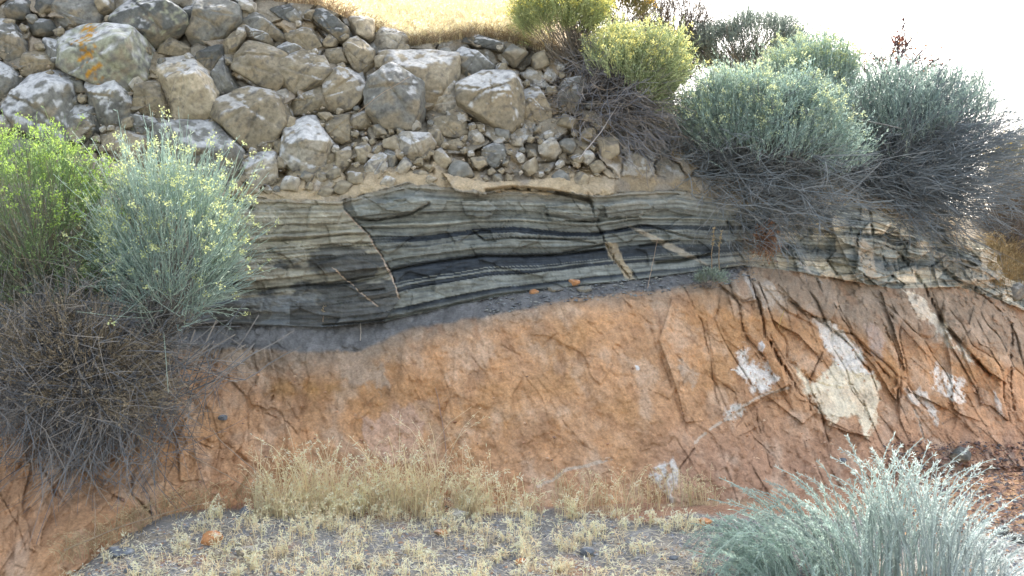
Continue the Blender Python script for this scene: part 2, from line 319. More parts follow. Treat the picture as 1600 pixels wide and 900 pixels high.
# grey debris ledge under the strata
lc = V3(U); ledge = (1-zb)*ss(l2-4, l2+4, V)*(1-ss(lc-4, lc+10, V))
disp = disp*(1-.5*ledge)+ledge*(.02*(k1-.3)*(m1 < .45))
SLAB = [([(1150, 425), (1170, 420), (1182, 468), (1160, 472), (1138, 450)], .05, 1, 0), ([(1186, 440), (1232, 475), (1270, 500), (1305, 545), (1285, 565), (1250, 525), (1205, 500)], .06, -1, .5),
 ([(1240, 400), (1290, 430), (1312, 470), (1300, 500), (1260, 490), (1212, 440)], .07, .5, 1), ([(1300, 468), (1330, 460), (1372, 470), (1385, 500), (1405, 570), (1400, 625), (1365, 570), (1320, 520)], .07, 1.2, 0),
 ([(1375, 455), (1432, 470), (1470, 520), (1500, 575), (1480, 640), (1420, 610), (1410, 560), (1392, 500)], .09, -1.2, .4), ([(1450, 440), (1495, 450), (1540, 475), (1577, 510), (1572, 600), (1545, 580), (1512, 545), (1475, 500)], .11, 1, .5),
 ([(1202, 520), (1240, 592), (1275, 645), (1255, 662), (1190, 615), (1150, 560)], .05, 1, 0), ([(1050, 465), (1095, 505), (1110, 570), (1125, 655), (1072, 660), (1055, 600), (1030, 530)], .045, -1, 0),
 ([(1104, 500), (1150, 515), (1192, 530), (1215, 565), (1235, 600), (1130, 655), (1115, 570)], .06, .8, -.5), ([(1250, 590), (1300, 572), (1350, 558), (1374, 620), (1357, 682), (1295, 667)], .06, 1.2, .4),
 ([(1410, 340), (1440, 350), (1452, 400), (1420, 396), (1405, 370)], .08, 0, .8), ([(1480, 520), (1540, 590), (1530, 660), (1490, 640)], .06, -1, 0),
 ([(1300, 372), (1336, 368), (1350, 432), (1320, 440), (1296, 410)], .09, .6, .6), ([(1262, 330), (1300, 325), (1330, 350), (1300, 362), (1268, 356)], .08, 0, .8), ([(1360, 325), (1400, 335), (1402, 362), (1366, 366)], .09, 0, .9), ([(1462, 380), (1520, 400), (1560, 432), (1520, 448), (1476, 420)], .09, .5, .8)]
Wc = fbm(X*8, Z*8, 4); Wd = fbm(X*8+9, Z*8, 4)
for pts, h, tx, tz in SLAB:
    p_ = np.array(pts); m_ = p_.mean(0); k = in_poly(U+3*Wc, V+3*Wd, pts)
    disp = disp+k*(h*.6+tx*(U-m_[0])/np.ptp(p_[:, 0])*.075+tz*(V-m_[1])/np.ptp(p_[:, 1])*.075)
XV = fbm(X*20, Z*20, 3)
crd = np.zeros(U.shape); crm = np.zeros(U.shape)
wu = U+3.5*Wc+2*fbm(X*40, Z*40, 2); wv = V+3.5*Wd+1.2*fbm(X*40+5, Z*40, 2)
Vw1 = V+1.0*fbm(X*12, Z*12, 2)
for wd, dp, pts in CR:
    if 400 < pts[0][0] < 1060 and pts[0][1] > 440: dp = dp*.45
    d = line_d(wu, wv, pts); va = ss(-.35, .3, np.roll(Wc, int(wd*310), 1)); k = np.exp(-(d/(wd*(.28+.40*va)))**2*.8)*(.10+.9*va); crd = np.maximum(crd, k*dp); crm = np.maximum(crm, k)
    # ground on one side of a joint stands a little higher
for wd, dp, pts in BED:
    d = line_d(U, Vw1, pts); k = np.exp(-(d/wd)**2*.8); crd = np.maximum(crd, k*dp)
disp = disp-crd
# thick slab lips and the leaning wedge on the strata
for pts, h in (([(545, 305), (600, 318), (655, 300), (668, 318), (640, 334), (590, 344), (556, 338)], .07), ([(720, 316), (760, 312), (778, 326), (760, 342), (730, 336)], .06),
               ([(852, 322), (905, 316), (936, 330), (930, 346), (862, 344)], .07), ([(690, 270), (760, 284), (880, 278), (922, 296), (930, 308), (870, 300), (800, 292), (752, 306), (712, 300)], .10),
               ([(944, 322), (1000, 310), (1020, 322), (1000, 338), (950, 340)], .07), ([(1340, 372), (1380, 370), (1402, 400), (1405, 440), (1372, 446), (1340, 420)], .09)):
    disp = disp+h*in_poly(wu, wv, pts)
# ---- colours
def C(*c): return np.array(c, float)
tone = fbm(X*2+4, Z*2, 4)[..., None]; fine = fbm(X*18, Z*18, 3)[..., None]; med = fbm(X*6, Z*6, 3)[..., None]
cs_l = C(.33, .29, .22); cs_o = C(.235, .235, .185); cs_d = C(.036, .044, .054); cs_c = C(.44, .38, .29)
lay = colv[..., None]
light = C(.12, .135, .13)*(1-lay)+C(.31, .325, .285)*lay
leftc = C(.27, .265, .215)*(1-lay)+C(.46, .44, .35)*lay
darkm = np.maximum(ss(.29, .33, S)*(1-ss(.41, .46, S))*(.35+.65*(lay[..., 0] < .55)), ss(.57, .61, S)*(1-ss(.93, .99, S))*(.95-.8*(lay[..., 0] > .66)))
darkm = np.maximum(darkm, .75*ss(.30, .12, lay[..., 0])*ss(.1, .3, S))
darkm = darkm*ss(560, 640, U)*(1-ss(980, 1060, U)*.25)*(1-.6*ss(1150, 1260, U))
darkL = ss(-.08, .10, fbm(X*2.2+2, Z*5+7, 4)*1.5+.12*fbm(X*22, Z*22, 3)+np.interp(V, [360, 390, 410, 450], [-.6, -.3, -.08, .02])+np.interp(U, [330, 350, 400, 480, 520, 600], [.1, .1, -.2, -.1, .22, .35]))*.75*ss(.3, .42, S)
box = ((U > 452) & (V > 478) & (V < 508)).astype(float)*.8*ss(-.2, .1, lay[..., 0]-.25)
dm = np.where(side, np.maximum(darkL, box), darkm)[..., None]
cS = np.where(side[..., None], leftc, light); cS = cS*(1-dm)+cs_d*(1+.5*lay)*dm
low = (ss(.62, .66, S)*side)[..., None]*(1-np.clip(dm*1.2, 0, 1)); cS = cS*(1-low)+C(.15, .165, .17)*low*(1+.5*lay)
tanb = (.9*blk*ss(-.15, .15, tone[..., 0]+.45*(s2-.5)+.02))[..., None]; cS = cS*(1-tanb)+(C(.50, .46, .36)*(.5+.7*lay))*tanb
cS = cS*(1+.35*ss(1180, 1280, U))[..., None]
cS = cS*(1+.35*fine+.2*med+.45*fbm(X*4, Z*55, 3)[..., None]+.35*pn(X*1.2, S*60)[..., None])
topS = (ss(22, 0, V-v1w)*.5)[..., None]; cS = cS*(1-topS)+C(.40, .34, .24)*topS
# orange
cO = C(.61, .365, .20)*(1+.25*tone)+C(.06, .0, -.03)*med
oc = ss(.05, .4, fbm(X*1.8+20, Z*1.8, 3)+.3*ss(120, 60, V-l2)*ss(1000, 1200, U)+.1)[..., None]; cO = cO*(1-oc*.55)+C(.60, .335, .145)*oc*.45
red = (ss(580, 720, V+wob*4+.02*(U-900))*ss(960, 1080, U)*.8+ss(640, 760, V)*.3)[..., None]; cO = cO*(1-red)+C(.46, .285, .185)*red
br = (ss(200, 80, V-l2+wob*3)*(ss(560, 420, U)))[..., None]*.6; cO = cO*(1-br)+C(.42, .27, .17)*br
band = ss(70, 20, V-l2+wob*2.5-np.interp(U, [300, 400, 560, 640, 1000, 1200, 1400, 1600], [20, 38, 26, 5, -10, 18, 34, 45]))[..., None]
cO = cO*(1-band*.85)+C(.36, .295, .225)*band*.8                         # brownish cap of the clay
yb = (np.exp(-((V-605-wob*2)/16)**2)*ss(400, 430, U)*ss(570, 520, U))[..., None]*.6; cO = cO*(1-yb)+C(.38, .21, .07)*yb
grey = (ss(.08, .25, fbm(X*4+8, Z*4, 3))*ss(1400, 1500, U)*ss(660, 720, V))[..., None]*.8; cO = cO*(1-grey)+C(.20, .155, .135)*grey
bench = (ss(1440, 1500, U)*(ss(745, 752, V)-ss(764, 772, V)+ss(796, 802, V)))[..., None]*.8; cO = cO*(1-bench)+C(.5, .28, .14)*bench
pal = ss(.0, .3, fbm(ja*5, jb*3.4+3, 6))[..., None]*.38; cO = cO*(1-pal)+C(.68, .54, .41)*pal
dkp = ss(.08, .3, fbm(ja*8+9, jb*5+3, 6))[..., None]*.4; cO = cO*(1-dkp)+C(.36, .20, .11)*dkp
gl = ss(44, 36, V-l2+wob*1.2+np.interp(U, [330, 560, 620, 780, 900, 1150, 1180], [0, 0, 16, 14, 18, 22, 60]))[..., None]*(U < 1200)[..., None]
cO = cO*(1-gl)+C(.215, .215, .21)*(1+.25*med+.2*fine)*gl                   # blue-grey clay seam
cO = cO*(1+.26*fine+.12*fbm(X*45, Z*45, 2)[..., None])
# boulder bed soil
cB = C(.40, .315, .20)*(1+.2*tone+.2*fine); pb = (p1 > .25)[..., None]*ss(.62, .45, h1)[..., None]*.6
cB = cB*(1-pb)+(C(.40, .36, .30)*(.7+.6*p2[..., None]))*pb
ob = (up_*(1-.35*crev)*.85)[..., None]*ss(.15, .3, o2)[..., None]
cB = cB*(1-ob)+(C(.22, .21, .175)*(1-o1[..., None])+C(.36, .32, .24)*o1[..., None])*(1+.35*fine+.3*med)*ob
ol = (up_*ss(-.05, .12, fbm(X*14, Z*14, 4)-.5*ody*1-.10))[..., None]*.6*(o3 > .35)[..., None]; cB = cB*(1-ol)+C(.60, .61, .59)*ol
pl = (ss(70, 20, v1w-V)*ss(-.3, .1, med[..., 0]+.1)*ss(300, 420, U)*(1-ss(920, 1000, U)))[..., None]*.85; cB = cB*(1-pl)+C(.55, .44, .28)*(1+.2*fine)*pl
col = np.where(zb[..., None], cB, np.where(zs[..., None], cS, cO))
spn = fbm(X*26, Z*26, 3)
Wa = fbm(X*7, Z*7, 5); Wb = fbm(X*7+30, Z*7, 5); Wi = [(fbm(X*24+9*i_, Z*24, 3)*(1+i_*.5), fbm(X*24, Z*24+9*i_, 3)*(1+i_*.5)) for i_ in range(4)]
for c_, sp, pts in PALE:
    big = 22 if sp else 2
    if np.mean([q[1] for q in pts]) < 455: big = 5; c_ = tuple(np.array(c_)*.72)
    k = sum(in_poly(U+big*Wa+.6*min(big, 10)*Wi[i_][0], V+big*Wb+.6*min(big, 10)*Wi[i_][1], pts)*1. for i_ in range(4))/4
    k = k*np.clip((spn-(sp*.9-.62 if sp else -9))*7, 0, 1)
    k = (k*(.72+.28*np.clip(1+4*med[..., 0], 0, 1)))[..., None]
    col = C(*c_)*(1+.2*fine+.1*tone)*k+col*(1-k); disp = disp+k[..., 0]*(.010+.012*XV)*(sp > .05)
for wd, pts in ((2.2, [(1086, 692), (1100, 678), (1114, 667), (1150, 645), (1180, 622), (1231, 606)]), (2.6, [(840, 760), (864, 749), (884, 734), (915, 728), (957, 716)]), (1.5, [(1430, 640), (1438, 665), (1445, 692)]), (1.2, [(538, 330), (576, 368), (600, 408), (610, 428), (624, 466)]), (1.0, [(520, 418), (560, 454), (590, 478)])):
    k = (line_d(wu, wv, pts) < wd) & (spn > -.25); col = np.where(k[..., None], C(.58, .47, .36), col)
Dd = Dp-disp
PT = P(U, V, Dd)
# cover of the hilltop behind the rim
back = np.array([.0, .12, .3, .55, .9, 1.4, 2.1, 3, 4.5, 7, 11, 18, 30, 60]); nb = len(back)
slope = np.interp(us, [-900, 500, 800, 950, 1150, 1600, 2600], [.36, .40, .36, .22, .05, .02, .0])
rim = PT[0]; dirx = (us-800)/F
HX = rim[None, :, 0]+dirx[None, :]*back[:, None]; HY = rim[None, :, 1]+back[:, None]
prof = np.where(back < 12, back, 12+(back-12)*.3)
HZ = rim[None, :, 2]+slope[None, :]*prof[:, None]+.03*fbm(HX*2, HY*2, 3)*np.minimum(back, 1)[:, None]
def grid_faces(r, c, mask=None):
    i = np.arange(r*c).reshape(r, c); f = np.stack([i[:-1, :-1], i[1:, :-1], i[1:, 1:], i[:-1, 1:]], -1)
    return f[mask] if mask is not None else f.reshape(-1, 4)
zn = np.where(zb, 0, np.where(zs, 1, 2))[:-1, :-1]
for k, (nm, m, lb) in enumerate((('boulder_bed', M_soil, 'pebbly tan soil holding the boulder layer along the top of the road cut'), ('rock_strata', M_strata, 'thin grey, olive and black rock layers across the middle of the cut'), ('clay_bank', M_soil, 'cracked orange clay face forming the lower half of the cut'))):
    f = grid_faces(NR, len(us), zn == k); idx = np.unique(f); mp = np.full(NR*len(us), -1); mp[idx] = np.arange(len(idx))
    me = mesh(nm, PT.reshape(-1, 3)[idx], [mp[f]], col.reshape(-1, 3)[idx], smooth=True)
    link(nm, me, m, kind='structure', label=lb)
hc = np.broadcast_to(C(.40, .31, .19), (nb, len(us), 3))*(1+.2*fbm(HX*2, HY*2, 3))[..., None]
link('hill', mesh('hill', np.stack([HX, HY, HZ], -1).reshape(-1, 3), [grid_faces(nb, len(us))], hc.reshape(-1, 3), True), M_hill, kind='structure', label='dry grassy hilltop behind the rim of the cut')
# ---- ground sheet
gx = np.concatenate([-np.geomspace(5.2, 400, 24)[::-1], np.linspace(-5, 5, 420), np.geomspace(5.2, 400, 24)])
gy = np.concatenate([-np.geomspace(.5, 400, 24)[::-1], np.linspace(-.3, 4, 40), np.linspace(4.03, 8.2, 260), np.linspace(8.4, 16, 12)])
GX, GY = np.meshgrid(gx, gy); GZ = ground_z(GX, GY)
gc = C(.26, .26, .25)*(1+.25*fbm(GX*5, GY*5, 4))[..., None]
gr_ = ss(-.15, .25, fbm(GX*2.2, GY*2.2, 4)+.9*ss(5.75, 6.15, GY)-.35)[..., None]; gc = gc*(1-gr_)+C(.38, .23, .15)*gr_
st_ = ss(.1, .3, fbm(GX*3+7, GY*3, 4))[..., None]*.5; gc = gc*(1-st_)+C(.42, .34, .22)*st_
link('ground', mesh('ground', np.stack([GX, GY, GZ], -1).reshape(-1, 3), [grid_faces(len(gy), len(gx))], gc.reshape(-1, 3), True), M_ground, kind='structure', label='grey gravelly ground at the foot of the cut')

# ------------------------------------------------------------ boulders
import bmesh
_ico = {}
def ico(n):
    if n not in _ico:
        b = bmesh.new(); bmesh.ops.create_icosphere(b, subdivisions=n, radius=1)
        b.verts.ensure_lookup_table(); _ico[n] = (np.array([v.co[:] for v in b.verts]), np.array([[v.index for v in f.verts] for f in b.faces])); b.free()
    return _ico[n]
def n3(p, s, o=4):
    return (fbm(p[:, 0]*s+p[:, 1]*.7*s, p[:, 2]*s+3, o)+fbm(p[:, 1]*s+11, p[:, 2]*s*.8-p[:, 0]*.6*s, o))*.6
def hull(p):
    p = sorted(map(tuple, p)); 
    def half(q):
        h = []
        for t in q:
            while len(h) > 1 and (h[-1][0]-h[-2][0])*(t[1]-h[-2][1])-(h[-1][1]-h[-2][1])*(t[0]-h[-2][0]) <= 0: h.pop()
            h.append(t)
        return h[:-1]
    return np.array(half(p)+half(p[::-1]))
PALS = {'grey': (.22, .22, .195), 'tan': (.345, .30, .215), 'brown': (.275, .24, .17), 'pale': (.42, .39, .32), 'cream': (.52, .45, .32), 'dark': (.125, .13, .12), 'orange': (.48, .24, .11), 'blue': (.17, .19, .21)}
def rock_mesh(poly, pal, seed, depth_k=.62, lichen=.5, orange=False, n=5, D=None, rough=.05, green=0.):
    """poly: outline in metres (x,z) about its centre"""
    r = np.random.default_rng(seed); d, f = ico(n)
    ns = []; hs_ = []
    p = hull(np.asarray(poly, float)); p = p-(p.mean(0)*.0)
    if ((p[:, 0]*np.roll(p[:, 1], -1)-np.roll(p[:, 0], -1)*p[:, 1]).sum()) < 0: p = p[::-1]
    for a, b in zip(p, np.roll(p, -1, 0)):
        e = b-a; L = np.hypot(*e)
        if L < 1e-4: continue
        nn = np.array([e[1], -e[0]])/L; h = max(nn@a, .012)
        ty = r.uniform(-.30, .1); v = np.array([nn[0], ty, nn[1]]); l = np.linalg.norm(v); ns.append(v/l); hs_.append(h/l)
    sz = min(np.ptp(p[:, 0]), np.ptp(p[:, 1]))/2; dk = sz*depth_k*2
    a0 = r.uniform(0, 6.28)
    for k in range(3):
        an = a0+k*2.094+r.uniform(-.45, .45); ti = R(r.uniform(28, 58)); v = np.array([math.sin(ti)*math.cos(an), -math.cos(ti), math.sin(ti)*math.sin(an)]); ns.append(v); hs_.append(dk*r.uniform(.55, .80))
    v = np.array([r.uniform(-.35, .35), -1, r.uniform(-.42, .05)]); v /= np.linalg.norm(v); ns.append(v); hs_.append(dk*r.uniform(.50, .62))
    v = np.array([r.uniform(-.3, .3), -.6, r.uniform(.6, .9)]); v /= np.linalg.norm(v); ns.append(v); hs_.append(min(dk, np.ptp(p[:, 1])*.5)*.66)
    for k in range(4):
        v = np.array([r.uniform(-.6, .6), 1, r.uniform(-.6, .6)]); v /= np.linalg.norm(v); ns.append(v); hs_.append(dk*r.uniform(.7, 1))
    ns = np.array(ns); hs_ = np.array(hs_)
    q = np.clip(d@ns.T/hs_, 0, None); rad = 1/((q/q.max(1, keepdims=True))**70).sum(1)**(1/70.)/q.max(1)
    o3 = d*3+r.uniform(0, 60, 3); rad = rad*(1+rough*.25*n3(o3, .6, 2)+.01*n3(o3, 3, 3))
    pos = d*rad[:, None]
    # chips broken off along random planes
    for k in range(4):
        v = r.normal(size=3); v[1] = -abs(v[1]); v /= np.linalg.norm(v); hh = (pos@v).max()*r.uniform(.78, .95)
        over = np.clip(pos@v-hh, 0, None); pos = pos-v*over[:, None]*.97
    if n >= 5:
        # fractures: each splits the rock, one side standing proud of the other
        for k in range(3):
            v = r.normal(size=3)*np.array([1, .35, 1]); v /= np.linalg.norm(v); t_ = pos@v-r.uniform(-.35, .35)*sz+.10*sz*n3(pos*4/sz*.2+r.uniform(0, 9), 1.5, 3)
            front = np.clip(-d[:, 1]+.35, 0, 1); st_ = sz*r.uniform(.04, .10)
            pos[:, 1] += st_*ss(-.01, .01, t_)*front; pos[:, 1] += sz*.09*np.exp(-(t_/(.022*sz+.002))**2)*front*ss(-.3, .2, n3(pos*6+k, 1, 2)+.1)
    pos = pos+d*(n3(pos*5+r.uniform(0, 9), 1.6, 5)*.015+(np.abs(n3(pos*9+r.uniform(0, 9), 1.3, 3))-.1)*-.016)[:, None]
    # vertex normals
    fn = np.cross(pos[f[:, 1]]-pos[f[:, 0]], pos[f[:, 2]]-pos[f[:, 0]]); vn = np.zeros_like(pos)
    for k in range(3): np.add.at(vn, f[:, k], fn)
    vn /= np.linalg.norm(vn, axis=1)[:, None]+1e-9
    base = np.array(PALS[pal]); oo = r.uniform(0, 50); P5 = pos*1.0+oo
    c = base*(1+.45*n3(P5*7, 1, 5)+.3*n3(P5*35, 1, 3))[:, None]
    dust = ss(.0, .3, n3(P5*8+7, 1, 4)-.25*vn[:, 2])[:, None]*.6; c = c*(1-dust)+C(.36, .30, .20)*dust
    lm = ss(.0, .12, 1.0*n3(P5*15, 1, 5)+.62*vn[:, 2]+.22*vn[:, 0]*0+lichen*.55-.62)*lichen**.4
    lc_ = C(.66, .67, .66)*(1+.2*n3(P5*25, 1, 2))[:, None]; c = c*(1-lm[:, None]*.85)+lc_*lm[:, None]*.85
    if green:
        g = ss(.0, .12, n3(P5*22+3, 1, 4)+green-.4)[:, None]*.7; c = c*(1-g)+C(.40, .42, .30)*g
    dk_ = ss(.14, .26, n3(P5*22+9, 1, 4))[:, None]*.55; c = c*(1-dk_)+C(.10, .10, .10)*dk_
    if orange:
        g = ss(.02, .12, n3(P5*26+13, 1, 4)-.8*np.abs(pos[:, 0]-.02-.3*(-pos[:, 2]))/sz+.10)[:, None]; c = c*(1-g)+C(.50, .27, .05)*g
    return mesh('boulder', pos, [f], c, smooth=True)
ZA = lambda pts: [(x/2.8125, y/2.8125) for x, y in pts]
ZB = lambda pts: [(440+x/2.8125, y/2.8125) for x, y in pts]
